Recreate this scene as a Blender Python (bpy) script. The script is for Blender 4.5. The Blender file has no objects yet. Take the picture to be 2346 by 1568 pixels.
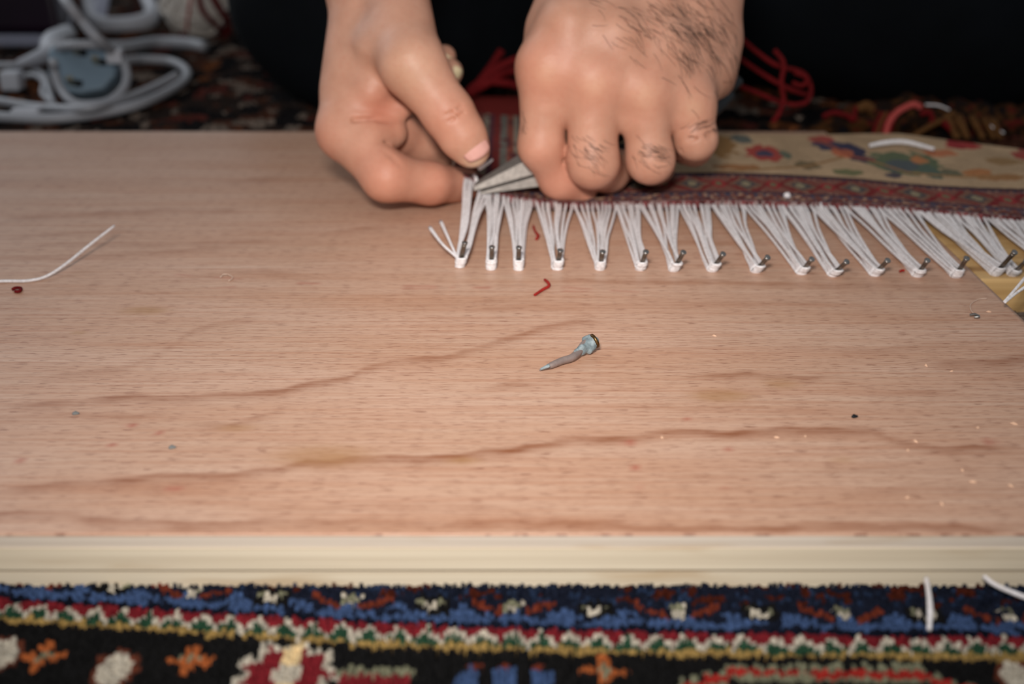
import bpy, math, random
import numpy as np
from mathutils import Vector

# ------------------------------------------------------------------ camera, world, light
SC = bpy.context.scene
COL = SC.collection
F = 2780.0                      # focal length in pixels of the 2346 px frame
CX, CY = 1173.0, 784.0
TH = math.atan(1164.0 / F)      # downward pitch
TOP = 0.0152                    # top of the plywood board above the carpet
H = TOP + 0.1554                # lens height

cam = bpy.data.cameras.new('camera'); cam_o = bpy.data.objects.new('camera', cam)
COL.objects.link(cam_o); SC.camera = cam_o
cam.sensor_width = 36.0; cam.lens = 36.0 * F / 2346.0
cam.clip_start = 0.01; cam.clip_end = 50
cam_o.location = (0, 0, H); cam_o.rotation_euler = (math.pi / 2 - TH, 0, 0)
cam.dof.use_dof = True; cam.dof.focus_distance = 0.395; cam.dof.aperture_fstop = 9.0

w = bpy.data.worlds.new('room_light'); SC.world = w; w.use_nodes = True
w.node_tree.nodes['Background'].inputs[0].default_value = (0.86, 0.93, 1.0, 1)
w.node_tree.nodes['Background'].inputs[1].default_value = 0.30

fl = bpy.data.lights.new('camera_flash', 'AREA'); fl.shape = 'RECTANGLE'
fl.size = 0.07; fl.size_y = 0.04; fl.energy = 0.49; fl.color = (1.0, 0.965, 0.925); fl.spread = math.radians(68)
fl_o = bpy.data.objects.new('camera_flash', fl); COL.objects.link(fl_o)
fl_o.location = (-0.035, -0.015, H + 0.115)
fl_o.rotation_euler = (Vector((0.0, 0.45, 0.02)) - fl_o.location).to_track_quat('-Z', 'Y').to_euler()

ce = bpy.data.lights.new('window_daylight', 'AREA'); ce.shape = 'RECTANGLE'
ce.size = 1.8; ce.size_y = 1.4; ce.energy = 19.0; ce.color = (0.90, 0.95, 1.0)
ce_o = bpy.data.objects.new('window_daylight', ce); COL.objects.link(ce_o)
ce_o.location = (-2.2, 2.3, 1.7)
ce_o.rotation_euler = (Vector((0.0, 0.5, 0.0)) - ce_o.location).to_track_quat('-Z', 'Y').to_euler()

SC.view_settings.view_transform = 'Standard'; SC.view_settings.look = 'None'
SC.view_settings.gamma = 1.0; SC.view_settings.use_curve_mapping = False
SC.view_settings.exposure = 0.0

# ------------------------------------------------------------------ helpers
rng = random.Random(7); NR = np.random.RandomState(11)
FW = np.array([0, math.cos(TH), -math.sin(TH)]); UP = np.array([0, math.sin(TH), math.cos(TH)])
RT = np.array([1.0, 0, 0]); CAMP = np.array([0, 0, H])

def ray(px, py):
    return FW + RT * ((px - CX) / F) + UP * ((CY - py) / F)
def G(px, py, z=TOP):            # point of the level z seen at a pixel
    d = ray(px, py); t = (z - H) / d[2]; return CAMP + d * t
def Q(px, py, Y):                # point at depth Y seen at a pixel
    d = ray(px, py); return CAMP + d * (Y / d[1])
def proj(P):
    P = np.asarray(P) - CAMP; zc = P @ FW
    return CX + F * (P @ RT) / zc, CY - F * (P @ UP) / zc, zc

def lin(c):
    c = np.asarray(c, float) / 255.0
    return np.where(c <= 0.04045, c / 12.92, ((c + 0.055) / 1.055) ** 2.4)
def rgba(c):
    return tuple(float(v) for v in lin(c)) + (1.0,)

def tag(o, label=None, cat=None, group=None, kind=None):
    if label: o['label'] = label
    if cat: o['category'] = cat
    if group: o['group'] = group
    if kind: o['kind'] = kind
    return o
def empty(name, loc, label, cat, group=None):
    o = bpy.data.objects.new(name, None); COL.objects.link(o); o.location = loc
    o.empty_display_size = 0.01
    return tag(o, label, cat, group)

def mesh_np(name, V, faces, mat, parent=None, smooth=True, col=None):
    """V (n,3) world coordinates; faces: array (m,3|4) or list of lists."""
    V = np.asarray(V, np.float32)
    off = np.zeros(3)
    me = bpy.data.meshes.new(name)
    if parent is not None:
        p = parent; 
        while p is not None: off = off + np.array(p.location); p = p.parent
    else:
        off = np.array([(V[:, 0].min() + V[:, 0].max()) / 2, (V[:, 1].min() + V[:, 1].max()) / 2, V[:, 2].min()])
    Vl = V - off
    if isinstance(faces, np.ndarray):
        m, k = faces.shape
        me.vertices.add(len(Vl)); me.vertices.foreach_set('co', Vl.astype(np.float32).ravel())
        me.loops.add(m * k); me.loops.foreach_set('vertex_index', faces.astype(np.int32).ravel())
        me.polygons.add(m); me.polygons.foreach_set('loop_start', np.arange(0, m * k, k, dtype=np.int32))
        me.update(calc_edges=True)
    else:
        me.from_pydata([tuple(map(float, v)) for v in Vl], [], [list(map(int, f)) for f in faces])
    me.validate()
    if smooth:
        me.polygons.foreach_set('use_smooth', [True] * len(me.polygons))
    if col is not None:
        for nm, c in col.items():
            a = me.color_attributes.new(nm, 'FLOAT_COLOR', 'POINT')
            c4 = np.ones((len(Vl), 4), np.float32); c4[:, :3] = c
            a.data.foreach_set('color', c4.ravel())
    me.materials.append(mat)
    o = bpy.data.objects.new(name, me); COL.objects.link(o)
    if parent is not None: o.parent = parent
    else: o.location = off
    return o

def catmull(P, n):
    P = np.asarray(P, float)
    if len(P) < 3:
        t = np.linspace(0, 1, n)[:, None]; return P[0] * (1 - t) + P[-1] * t
    E = np.vstack([2 * P[0] - P[1], P, 2 * P[-1] - P[-2]])
    out = []
    m = len(P) - 1
    for u in np.linspace(0, m - 1e-6, n):
        i = int(u); t = u - i
        p0, p1, p2, p3 = E[i:i + 4]
        out.append(0.5 * (2 * p1 + (p2 - p0) * t + (2 * p0 - 5 * p1 + 4 * p2 - p3) * t * t + (3 * p1 - p0 - 3 * p2 + p3) * t ** 3))
    return np.array(out)

def tube_vf(P, r, sides=8, twist=0.0, flat=1.0):
    P = np.asarray(P, float); n = len(P)
    r = np.full(n, r) if np.isscalar(r) else np.asarray(r, float)
    T = np.gradient(P, axis=0); T /= np.linalg.norm(T, axis=1)[:, None] + 1e-12
    ref = np.array([0, 0, 1.0]) if abs(T[0, 2]) < 0.9 else np.array([1.0, 0, 0])
    N = np.cross(T[0], ref); N /= np.linalg.norm(N)
    V = []
    for i in range(n):
        N = N - T[i] * (N @ T[i]); N /= np.linalg.norm(N) + 1e-12
        B = np.cross(T[i], N)
        for s in range(sides):
            a = 2 * math.pi * s / sides + twist * i
            V.append(P[i] + r[i] * (math.cos(a) * N + flat * math.sin(a) * B))
    fs = []
    for i in range(n - 1):
        for s in range(sides):
            a, b = i * sides + s, i * sides + (s + 1) % sides
            fs.append([a, b, b + sides, a + sides])
    fs.append(list(range(sides))[::-1]); fs.append(list(range((n - 1) * sides, n * sides)))
    return np.array(V), fs
def tube(name, P, r, mat, parent=None, sides=8, n=None, twist=0.0, flat=1.0):
    if n: 
        if not np.isscalar(r): r = np.interp(np.linspace(0, 1, n), np.linspace(0, 1, len(r)), r)
        P = catmull(P, n)
    V, f = tube_vf(P, r, sides, twist, flat)
    return mesh_np(name, V, f, mat, parent)
def join_vf(parts):
    V, f, o = [], [], 0
    for v, g in parts:
        V.append(v); f += [[i + o for i in q] for q in g]; o += len(v)
    return np.vstack(V), f
def box_vf(lo, hi):
    x0, y0, z0 = lo; x1, y1, z1 = hi
    V = np.array([[x0,y0,z0],[x1,y0,z0],[x1,y1,z0],[x0,y1,z0],[x0,y0,z1],[x1,y0,z1],[x1,y1,z1],[x0,y1,z1]], float)
    return V, [[3,2,1,0],[4,5,6,7],[0,1,5,4],[1,2,6,5],[2,3,7,6],[3,0,4,7]]
def bevel(o, wd, seg=2):
    m = o.modifiers.new('bevel', 'BEVEL'); m.width = wd; m.segments = seg; m.limit_method = 'ANGLE'
    return o
def grid_faces(nu, nv):
    a = np.arange(nu * nv).reshape(nu, nv)
    return np.stack([a[:-1, :-1], a[1:, :-1], a[1:, 1:], a[:-1, 1:]], -1).reshape(-1, 4)
def sstep(x, a, b):
    t = np.clip((x - a) / (b - a), 0, 1); return t * t * (3 - 2 * t)

# value noise for shaping colours in python
def vnoise(x, y, seed=0):
    xi = np.floor(x).astype(np.int64); yi = np.floor(y).astype(np.int64)
    fx = x - xi; fy = y - yi; fx = fx * fx * (3 - 2 * fx); fy = fy * fy * (3 - 2 * fy)
    def h(a, b):
        n = (a * 374761393 + b * 668265263 + seed * 1442695041) & 0xffffffff
        n = ((n ^ (n >> 13)) * 1274126177) & 0xffffffff
        return ((n ^ (n >> 16)) & 0xffff) / 65535.0
    return (h(xi, yi) * (1 - fx) + h(xi + 1, yi) * fx) * (1 - fy) + (h(xi, yi + 1) * (1 - fx) + h(xi + 1, yi + 1) * fx) * fy

# ------------------------------------------------------------------ materials
class NT:
    def __init__(s, name, rough=0.6, spec=0.3):
        s.m = bpy.data.materials.new(name); s.m.use_nodes = True
        s.t = s.m.node_tree; s.b = s.t.nodes['Principled BSDF']
        s.b.inputs['Roughness'].default_value = rough; s.b.inputs['Specular IOR Level'].default_value = spec
    def n(s, typ, **kw):
        nd = s.t.nodes.new(typ)
        for k, v in kw.items(): setattr(nd, k, v)
        return nd
    def l(s, a, b): s.t.links.new(a, b)
    def coord(s, scale=(1, 1, 1), out='Object'):
        tc = s.n('ShaderNodeTexCoord'); mp = s.n('ShaderNodeMapping'); mp.inputs['Scale'].default_value = scale
        s.l(tc.outputs[out], mp.inputs['Vector']); return mp.outputs[0]
    def noise(s, vec, scale, detail=3, rough=0.55):
        nd = s.n('ShaderNodeTexNoise'); nd.inputs['Scale'].default_value = scale; nd.inputs['Detail'].default_value = detail
        nd.inputs['Roughness'].default_value = rough; s.l(vec, nd.inputs['Vector']); return nd.outputs['Fac']
    def ramp(s, fac, stops):
        r = s.n('ShaderNodeValToRGB'); el = r.color_ramp.elements
        while len(el) < len(stops): el.new(0.5)
        for e, (p, c) in zip(el, stops): e.position = p; e.color = c
        s.l(fac, r.inputs[0]); return r.outputs[0]
    def mix(s, fac, a, b, mode='MIX'):
        m = s.n('ShaderNodeMix', data_type='RGBA', blend_type=mode)
        for sock, v in ((m.inputs[0], fac), (m.inputs[6], a), (m.inputs[7], b)):
            if isinstance(v, (int, float)): sock.default_value = v
            elif isinstance(v, tuple): sock.default_value = v
            else: s.l(v, sock)
        return m.outputs[2]
    def math(s, op, a, b=0.0):
        m = s.n('ShaderNodeMath', operation=op)
        for sock, v in ((m.inputs[0], a), (m.inputs[1], b)):
            if isinstance(v, (int, float)): sock.default_value = v
            else: s.l(v, sock)
        return m.outputs[0]
    def attr(s, name):
        a = s.n('ShaderNodeAttribute', attribute_name=name); return a.outputs['Color']
    def sep(s, c):
        q = s.n('ShaderNodeSeparateColor'); s.l(c, q.inputs[0]); return q.outputs
    def bump(s, h, strength, dist):
        b = s.n('ShaderNodeBump'); b.inputs['Strength'].default_value = strength; b.inputs['Distance'].default_value = dist
        s.l(h, b.inputs['Height']); s.l(b.outputs[0], s.b.inputs['Normal'])
    def base(s, c):
        if isinstance(c, tuple): s.b.inputs['Base Color'].default_value = c
        else: s.l(c, s.b.inputs['Base Color'])
        return s
K0 = (0, 0, 0, 1); K1 = (1, 1, 1, 1)

def plain(name, c, rough=0.6, spec=0.3, var=0.15, scale=200, bump=0.0, metal=0.0):
    t = NT(name, rough, spec); v = t.coord()
    n = t.noise(v, scale, 3)
    lo = tuple(x * (1 - var) for x in rgba(c)[:3]) + (1,); hi = tuple(min(1, x * (1 + var)) for x in rgba(c)[:3]) + (1,)
    t.base(t.ramp(n, [(0.3, lo), (0.7, hi)])); t.b.inputs['Metallic'].default_value = metal
    if bump: t.bump(n, bump, 0.0005)
    return t.m

def mat_board():
    t = NT('plywood_face', 0.42, 0.42)
    v = t.coord()
    a = t.sep(t.attr('figure'))
    big = t.noise(t.coord((3, 14, 1)), 2.2, 3)
    fine = t.noise(t.coord((11, 620, 1)), 1.0, 5, 0.65)
    fine2 = t.noise(t.coord((45, 1500, 1)), 1.0, 3, 0.6)
    pore = t.noise(t.coord((170, 2600, 1)), 1.0, 2, 0.5)
    streak = t.noise(t.coord((30, 900, 1)), 1.0, 3, 0.6)
    mid = t.noise(t.coord((5, 70, 1)), 1.0, 4, 0.6)
    c = t.ramp(big, [(0.3, rgba((190, 151, 126))), (0.7, rgba((202, 167, 145)))])
    c = t.mix(t.math('MULTIPLY', t.ramp(mid, [(0.42, K0), (0.72, K1)]), 0.45), c, rgba((178, 124, 90)))
    c = t.mix(t.math('MULTIPLY', t.ramp(fine, [(0.42, K0), (0.66, K1)]), 0.52), c, rgba((164, 108, 78)))
    c = t.mix(t.math('MULTIPLY', t.ramp(fine2, [(0.5, K0), (0.7, K1)]), 0.25), c, rgba((222, 190, 168)))
    c = t.mix(t.math('MULTIPLY', t.ramp(pore, [(0.585, K0), (0.65, K1)]), 0.72), c, rgba((118, 68, 48)))
    c = t.mix(t.math('MULTIPLY', a[0], t.ramp(streak, [(0.34, (.6, .6, .6, 1)), (0.60, (1.25, 1.25, 1.25, 1))])), c, rgba((132, 74, 40)))
    c = t.mix(a[1], c, rgba((160, 76, 58)))
    c = t.mix(a[2], c, rgba((158, 112, 62)))
    t.base(c)
    t.l(t.ramp(fine, [(0.3, (0.36, 0.36, 0.36, 1)), (0.7, (0.55, 0.55, 0.55, 1))]), t.b.inputs['Roughness'])
    hh = t.math('ADD', t.math('MULTIPLY', fine, 0.6), t.math('MULTIPLY', t.ramp(pore, [(0.58, K1), (0.7, K0)]), 0.5))
    t.bump(hh, 0.25, 0.0002)
    return t.m
def mat_ply(name, c1, c2):
    t = NT(name, 0.75, 0.2)
    n = t.noise(t.coord((6, 1, 900)), 1.0, 4, 0.6); n2 = t.noise(t.coord((18, 1, 150)), 1.0, 3)
    c = t.ramp(n, [(0.3, rgba(c1)), (0.7, rgba(c2))])
    c = t.mix(t.math('MULTIPLY', t.ramp(n2, [(0.56, K0), (0.72, K1)]), 0.5), c, rgba((170, 138, 98)))
    t.base(c); t.bump(n, 0.4, 0.0003); return t.m
def mat_attr(name, rough=0.9, spec=0.1, bump=0.0, sheen=0.0, var=0.25, scale=900):
    t = NT(name, rough, spec)
    n = t.noise(t.coord(), scale, 3)
    c = t.mix(1.0, t.attr('Col'), t.ramp(n, [(0.3, (1 - var,) * 3 + (1,)), (0.7, (1 + var * .3,) * 3 + (1,))]), 'MULTIPLY')
    t.base(c); t.b.inputs['Sheen Weight'].default_value = sheen
    if bump: t.bump(n, bump, 0.0006)
    return t.m
def mat_skin():
    t = NT('skin', 0.47, 0.33)
    v = t.coord()
    bl = t.sep(t.attr('blush'))
    n = t.noise(v, 90, 4); n2 = t.noise(v, 480, 3)
    c = t.ramp(n, [(0.3, rgba((184, 134, 110))), (0.7, rgba((199, 149, 125)))])
    c = t.mix(t.math('MULTIPLY', bl[0], 0.55), c, rgba((204, 118, 94)))
    c = t.mix(t.math('MULTIPLY', bl[1], 0.8), c, rgba((224, 190, 158)))
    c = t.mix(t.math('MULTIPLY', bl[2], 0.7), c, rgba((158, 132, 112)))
    c = t.mix(t.math('MULTIPLY', t.ramp(n2, [(0.5, K0), (0.75, K1)]), 0.22), c, rgba((186, 112, 90)))
    t.base(c)
    t.b.inputs['Subsurface Weight'].default_value = 0.22
    t.b.inputs['Subsurface Radius'].default_value = (1.0, 0.35, 0.2); t.b.inputs['Subsurface Scale'].default_value = 0.003
    wr = t.n('ShaderNodeTexVoronoi', feature='DISTANCE_TO_EDGE'); wr.inputs['Scale'].default_value = 900
    t.l(t.coord((0.8, 0.8, 1.5)), wr.inputs['Vector'])
    wv = t.noise(t.coord((0.3, 0.3, 1.0)), 700, 4)
    h = t.math('ADD', t.math('MULTIPLY', wr.outputs['Distance'], 0.8), wv)
    t.bump(h, 0.30, 0.0004)
    return t.m
def mat_thread(name, c, c2):
    t = NT(name, 0.85, 0.15)
    n = t.noise(t.coord(), 900, 3)
    t.base(t.ramp(n, [(0.3, rgba(c2)), (0.65, rgba(c))])); t.bump(n, 0.5, 0.0003)
    if min(c) > 180: t.b.inputs['Sheen Weight'].default_value = 0.15
    return t.m
def mat_metal(name, c, rough=0.3):
    t = NT(name, rough, 0.5); n = t.noise(t.coord(), 700, 3)
    lo = tuple(x * .6 for x in rgba(c)[:3]) + (1,)
    t.base(t.ramp(n, [(0.3, lo), (0.65, rgba(c))])); t.b.inputs['Metallic'].default_value = 0.9
    t.bump(n, 0.15, 0.0002); return t.m
def mat_cloth(name, c):
    t = NT(name, 0.9, 0.08)
    w1 = t.n('ShaderNodeTexWave'); w1.inputs['Scale'].default_value = 400; t.l(t.coord((1, 1, 1)), w1.inputs['Vector'])
    n = t.noise(t.coord(), 30, 4)
    lo = tuple(x * .7 for x in rgba(c)[:3]) + (1,)
    t.base(t.ramp(n, [(0.3, lo), (0.7, rgba(c))])); t.bump(w1.outputs['Fac'], 0.2, 0.0004); return t.m
def mat_floor():
    t = NT('floorboards', 0.5, 0.3); n = t.noise(t.coord((1, 14, 1)), 3, 5)
    t.base(t.ramp(n, [(0.3, rgba((92, 66, 48))), (0.7, rgba((126, 94, 70)))])); return t.m
def mat_nailblob():
    t = NT('grey_putty', 0.5, 0.4); n = t.noise(t.coord(), 420, 4)
    t.base(t.ramp(n, [(0.3, rgba((84, 94, 97))), (0.5, rgba((122, 134, 137))), (0.72, rgba((158, 168, 171)))])); t.bump(n, 0.8, 0.0006); return t.m

M = dict(
    board=mat_board(),
    ply_a=mat_ply('ply_cream', (196, 179, 154), (216, 201, 177)), ply_b=mat_ply('ply_grey', (188, 172, 156), (210, 196, 180)),
    ply_d=mat_ply('ply_glue', (112, 88, 68), (150, 128, 104)),
    pile=mat_attr('wool_pile', 0.95, 0.05, 0.0, 0.0), rug=mat_attr('rug_pile', 0.95, 0.05, 0.5, 0.0, 0.35, 1100),
    skin=mat_skin(), nail=plain('fingernail', (214, 160, 148), 0.25, 0.5, 0.06, 300), nailtip=plain('nail_rim', (226, 206, 166), 0.3, 0.5, 0.05),
    hair=plain('body_hair', (34, 24, 20), 0.5, 0.3, 0.1),
    white=mat_thread('white_cotton', (232, 226, 226), (200, 192, 190)), clear=mat_thread('pale_fibre', (206, 180, 162), (190, 160, 140)),
    red=mat_thread('red_wool', (168, 44, 36), (120, 24, 22)), dred=mat_thread('crimson_wool', (112, 18, 20), (72, 8, 12)),
    ochre=mat_thread('ochre_wool', (104, 68, 34), (64, 40, 20)), rose=mat_thread('rose_wool', (190, 86, 80), (150, 56, 54)),
    steel=mat_metal('nail_steel', (128, 118, 108), 0.42), bright=mat_metal('bright_steel', (150, 146, 142), 0.28),
    tool=plain('tool_steel', (134, 126, 119), 0.5, 0.5, 0.18, 500, 0.2, 0.55), toolgrip=plain('dark_grip', (44, 46, 48), 0.5, 0.3, 0.2),
    rust=mat_metal('rusty_head', (110, 84, 50), 0.35), shank=plain('weathered_shank', (138, 122, 116), 0.5, 0.5, 0.12, 500, 0.3, 0.35),
    putty=mat_nailblob(),
    cloth=mat_cloth('black_trouser_cloth', (16, 19, 23)), shirt=mat_cloth('black_shirt_cloth', (14, 14, 16)),
    cable=plain('white_cable', (160, 160, 165), 0.45, 0.4, 0.05, 60), plug=plain('grey_plug_plastic', (120, 138, 152), 0.4, 0.4, 0.05, 60),
    whitepl=plain('white_plastic', (192, 192, 198), 0.4, 0.4, 0.04, 60), brass=mat_metal('plug_pin', (180, 170, 150), 0.3),
    purple=plain('dark_purple_gloss', (30, 7, 27), 0.3, 0.25, 0.2, 20), rim=plain('pale_rim', (150, 150, 166), 0.4, 0.4, 0.05),
    ball=mat_thread('white_wool', (226, 218, 208), (200, 188, 178)), floor=mat_floor(),
    pine=None, backing=plain('carpet_backing', (38, 30, 28), 0.95, 0.05, 0.3, 120), chip=plain('pale_chip', (208, 168, 140), 0.7, 0.2),
    crumb=plain('grey_crumb', (112, 112, 110), 0.7, 0.2, 0.15), hole=plain('dark_recess', (24, 26, 30), 0.6, 0.2),
)
def mat_pine():
    t = NT('pine', 0.6, 0.3); n = t.noise(t.coord((5, 90, 90)), 1.0, 4, 0.6); n2 = t.noise(t.coord((10, 300, 300)), 1, 3)
    c = t.ramp(n, [(0.32, rgba((150, 108, 62))), (0.5, rgba((196, 156, 102))), (0.7, rgba((208, 172, 120)))])
    c = t.mix(t.math('MULTIPLY', t.ramp(n2, [(0.5, K0), (0.7, K1)]), 0.3), c, rgba((140, 98, 56)))
    t.base(c); return t.m
M['pine'] = mat_pine()

# ------------------------------------------------------------------ implicit surfaces
class Field:
    def __init__(s, lo, hi, res):
        s.lo = np.array(lo, float); s.res = res
        s.n = [int(math.ceil((hi[i] - lo[i]) / res)) + 1 for i in range(3)]
        s.ax = [s.lo[i] + res * np.arange(s.n[i]) for i in range(3)]
    def new(s): return np.full(s.n, 1.0)
    def sub(s, a, b, m):
        lo = np.minimum(a, b) - m; hi = np.maximum(a, b) + m; sl = []
        for i in range(3):
            i0 = max(0, int((lo[i] - s.lo[i]) / s.res)); i1 = min(s.n[i], int((hi[i] - s.lo[i]) / s.res) + 2)
            sl.append(slice(i0, max(i0, i1)))
        return tuple(sl)
    def cone(s, A, a, b, ra, rb, k=0.0, cut=False):
        a = np.asarray(a, float); b = np.asarray(b, float)
        sl = s.sub(a, b, max(ra, rb) + max(0.014, 1.3 * k) if not cut else max(ra, rb) + 0.006)
        X = s.ax[0][sl[0]][:, None, None]; Y = s.ax[1][sl[1]][None, :, None]; Z = s.ax[2][sl[2]][None, None, :]
        ab = b - a; L2 = ab @ ab + 1e-12
        t = np.clip(((X - a[0]) * ab[0] + (Y - a[1]) * ab[1] + (Z - a[2]) * ab[2]) / L2, 0, 1)
        d = np.sqrt((X - a[0] - t * ab[0]) ** 2 + (Y - a[1] - t * ab[1]) ** 2 + (Z - a[2] - t * ab[2]) ** 2) - (ra + (rb - ra) * t)
        S = A[sl]
        if cut:
            d = -d; h = np.maximum(k - np.abs(S - d), 0) / k; A[sl] = np.maximum(S, d) + h * h * k / 4
        elif k > 0:
            h = np.maximum(k - np.abs(S - d), 0) / k; A[sl] = np.minimum(S, d) - h * h * k / 4
        else: A[sl] = np.minimum(S, d)
    def merge(s, A, B, k):
        h = np.maximum(k - np.abs(A - B), 0) / k
        return np.minimum(A, B) - h * h * k / 4
    def surface(s, A):
        ins = A < 0; nx, ny, nz = s.n
        cnt = np.zeros((nx - 1, ny - 1, nz - 1), np.int8)
        offs = [(i, j, k) for i in (0, 1) for j in (0, 1) for k in (0, 1)]
        def cor(B, o): return B[o[0]:nx - 1 + o[0], o[1]:ny - 1 + o[1], o[2]:nz - 1 + o[2]]
        for o in offs: cnt += cor(ins, o)
        mask = (cnt > 0) & (cnt < 8)
        ci = np.argwhere(mask)
        idx = np.full(mask.shape, -1, np.int64); idx[mask] = np.arange(len(ci))
        vals = {o: A[ci[:, 0] + o[0], ci[:, 1] + o[1], ci[:, 2] + o[2]] for o in offs}
        acc = np.zeros((len(ci), 3)); num = np.zeros(len(ci))
        for o in offs:
            for ax in range(3):
                if o[ax]: continue
                p = list(o); p[ax] = 1; p = tuple(p)
                v0, v1 = vals[o], vals[p]; cr = (v0 < 0) != (v1 < 0)
                t = np.where(cr, v0 / np.where(cr, v0 - v1, 1), 0)
                pos = np.tile(np.array(o, float), (len(ci), 1)); pos[:, ax] = t
                acc[cr] += pos[cr]; num += cr
        V = s.lo + (ci + acc / num[:, None]) * s.res
        quads = []
        for ax in range(3):
            sl0 = [slice(1, -1)] * 3; sl1 = [slice(1, -1)] * 3
            sl0[ax] = slice(0, -1); sl1[ax] = slice(1, None)
            a = ins[tuple(sl0)]; b = ins[tuple(sl1)]
            for flip, mk in ((0, a & ~b), (1, b & ~a)):
                e = np.argwhere(mk)
                for q in range(3):
                    if q != ax: e[:, q] += 1
                u, v = [q for q in range(3) if q != ax]
                if ax == 1: u, v = v, u
                def cell(du, dv):
                    c = e.copy(); c[:, u] += du; c[:, v] += dv
                    return idx[c[:, 0], c[:, 1], c[:, 2]]
                qd = np.stack([cell(-1, -1), cell(0, -1), cell(0, 0), cell(-1, 0)], -1)
                if flip: qd = qd[:, ::-1]
                quads.append(qd)
        return V, np.vstack(quads)

# ------------------------------------------------------------------ floor
fv, ff = box_vf((-2.5, -1.0, -0.04), (2.5, 3.5, -0.006))
tag(mesh_np('floor', fv, ff, M['floor'], smooth=False), kind='structure')

# ------------------------------------------------------------------ patterned carpet under everything
carpet = empty('patterned_carpet', (0, 0.6, -0.006), 'dark hand-knotted carpet on the floor under the board, navy, red and cream borders', 'carpet')
bv, bf = box_vf((-1.1, 0.02, -0.006), (1.1, 2.2, -0.003))
mesh_np('backing', bv, bf, M['backing'], carpet, smooth=False)

def tufts(name, xs, ys, colfun, hgt, z0, lean, jit, parent):
    X, Y = np.meshgrid(xs, ys, indexing='ij'); X = X.ravel(); Y = Y.ravel()
    dx = xs[1] - xs[0]; dy = ys[1] - ys[0]; n = len(X)
    C = colfun(X, Y)
    X = X + NR.uniform(-jit, jit, n) * dx; Y = Y + NR.uniform(-jit, jit, n) * dy
    h = hgt * NR.uniform(0.84, 1.08, n)
    lx = NR.normal(0, 0.14, n) * dx + lean[0]; ly = NR.normal(0, 0.16, n) * dy + lean[1]
    V = np.zeros((n, 8, 3)); a = 0.50; b = 0.42
    for i, (sx, sy) in enumerate(((-1, -1), (1, -1), (1, 1), (-1, 1))):
        V[:, i] = np.stack([X + sx * dx * a, Y + sy * dy * a, np.full(n, z0)], -1)
        V[:, i + 4] = np.stack([X + lx + sx * dx * b, Y + ly + sy * dy * b, z0 + h * NR.uniform(0.9, 1.05, n)], -1)
    base = (np.arange(n) * 8)[:, None]
    q = np.array([[4, 5, 6, 7], [0, 1, 5, 4], [1, 2, 6, 5], [2, 3, 7, 6], [3, 0, 4, 7]])
    faces = (base[:, :, None] + q[None]).reshape(-1, 4)
    C = C * NR.uniform(0.75, 1.2, n)[:, None]
    o = mesh_np(name, V.reshape(-1, 3), faces, M['pile'], parent, smooth=False, col={'Col': np.repeat(C, 8, 0)})
    return tag(o, kind='stuff')

# line of the yellow guard stripe across the front border
PZ = -0.0003
YL = np.array([G(px, py, PZ)[:2] for px, py in ((-200, 1408), (0, 1420), (400, 1445), (800, 1473), (1200, 1488), (1580, 1498), (1950, 1504), (2346, 1506), (2600, 1506))])
cNAVY, cBLK, cBLUE = lin((21, 25, 38)), lin((20, 19, 19)), lin((58, 76, 110))
cRUST, cCRM, cRED, cGRN, cYEL, cORG, cSAGE = lin((98, 42, 28)), lin((176, 166, 150)), lin((112, 30, 36)), lin((36, 64, 46)), lin((146, 118, 68)), lin((156, 84, 44)), lin((116, 114, 92))

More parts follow.
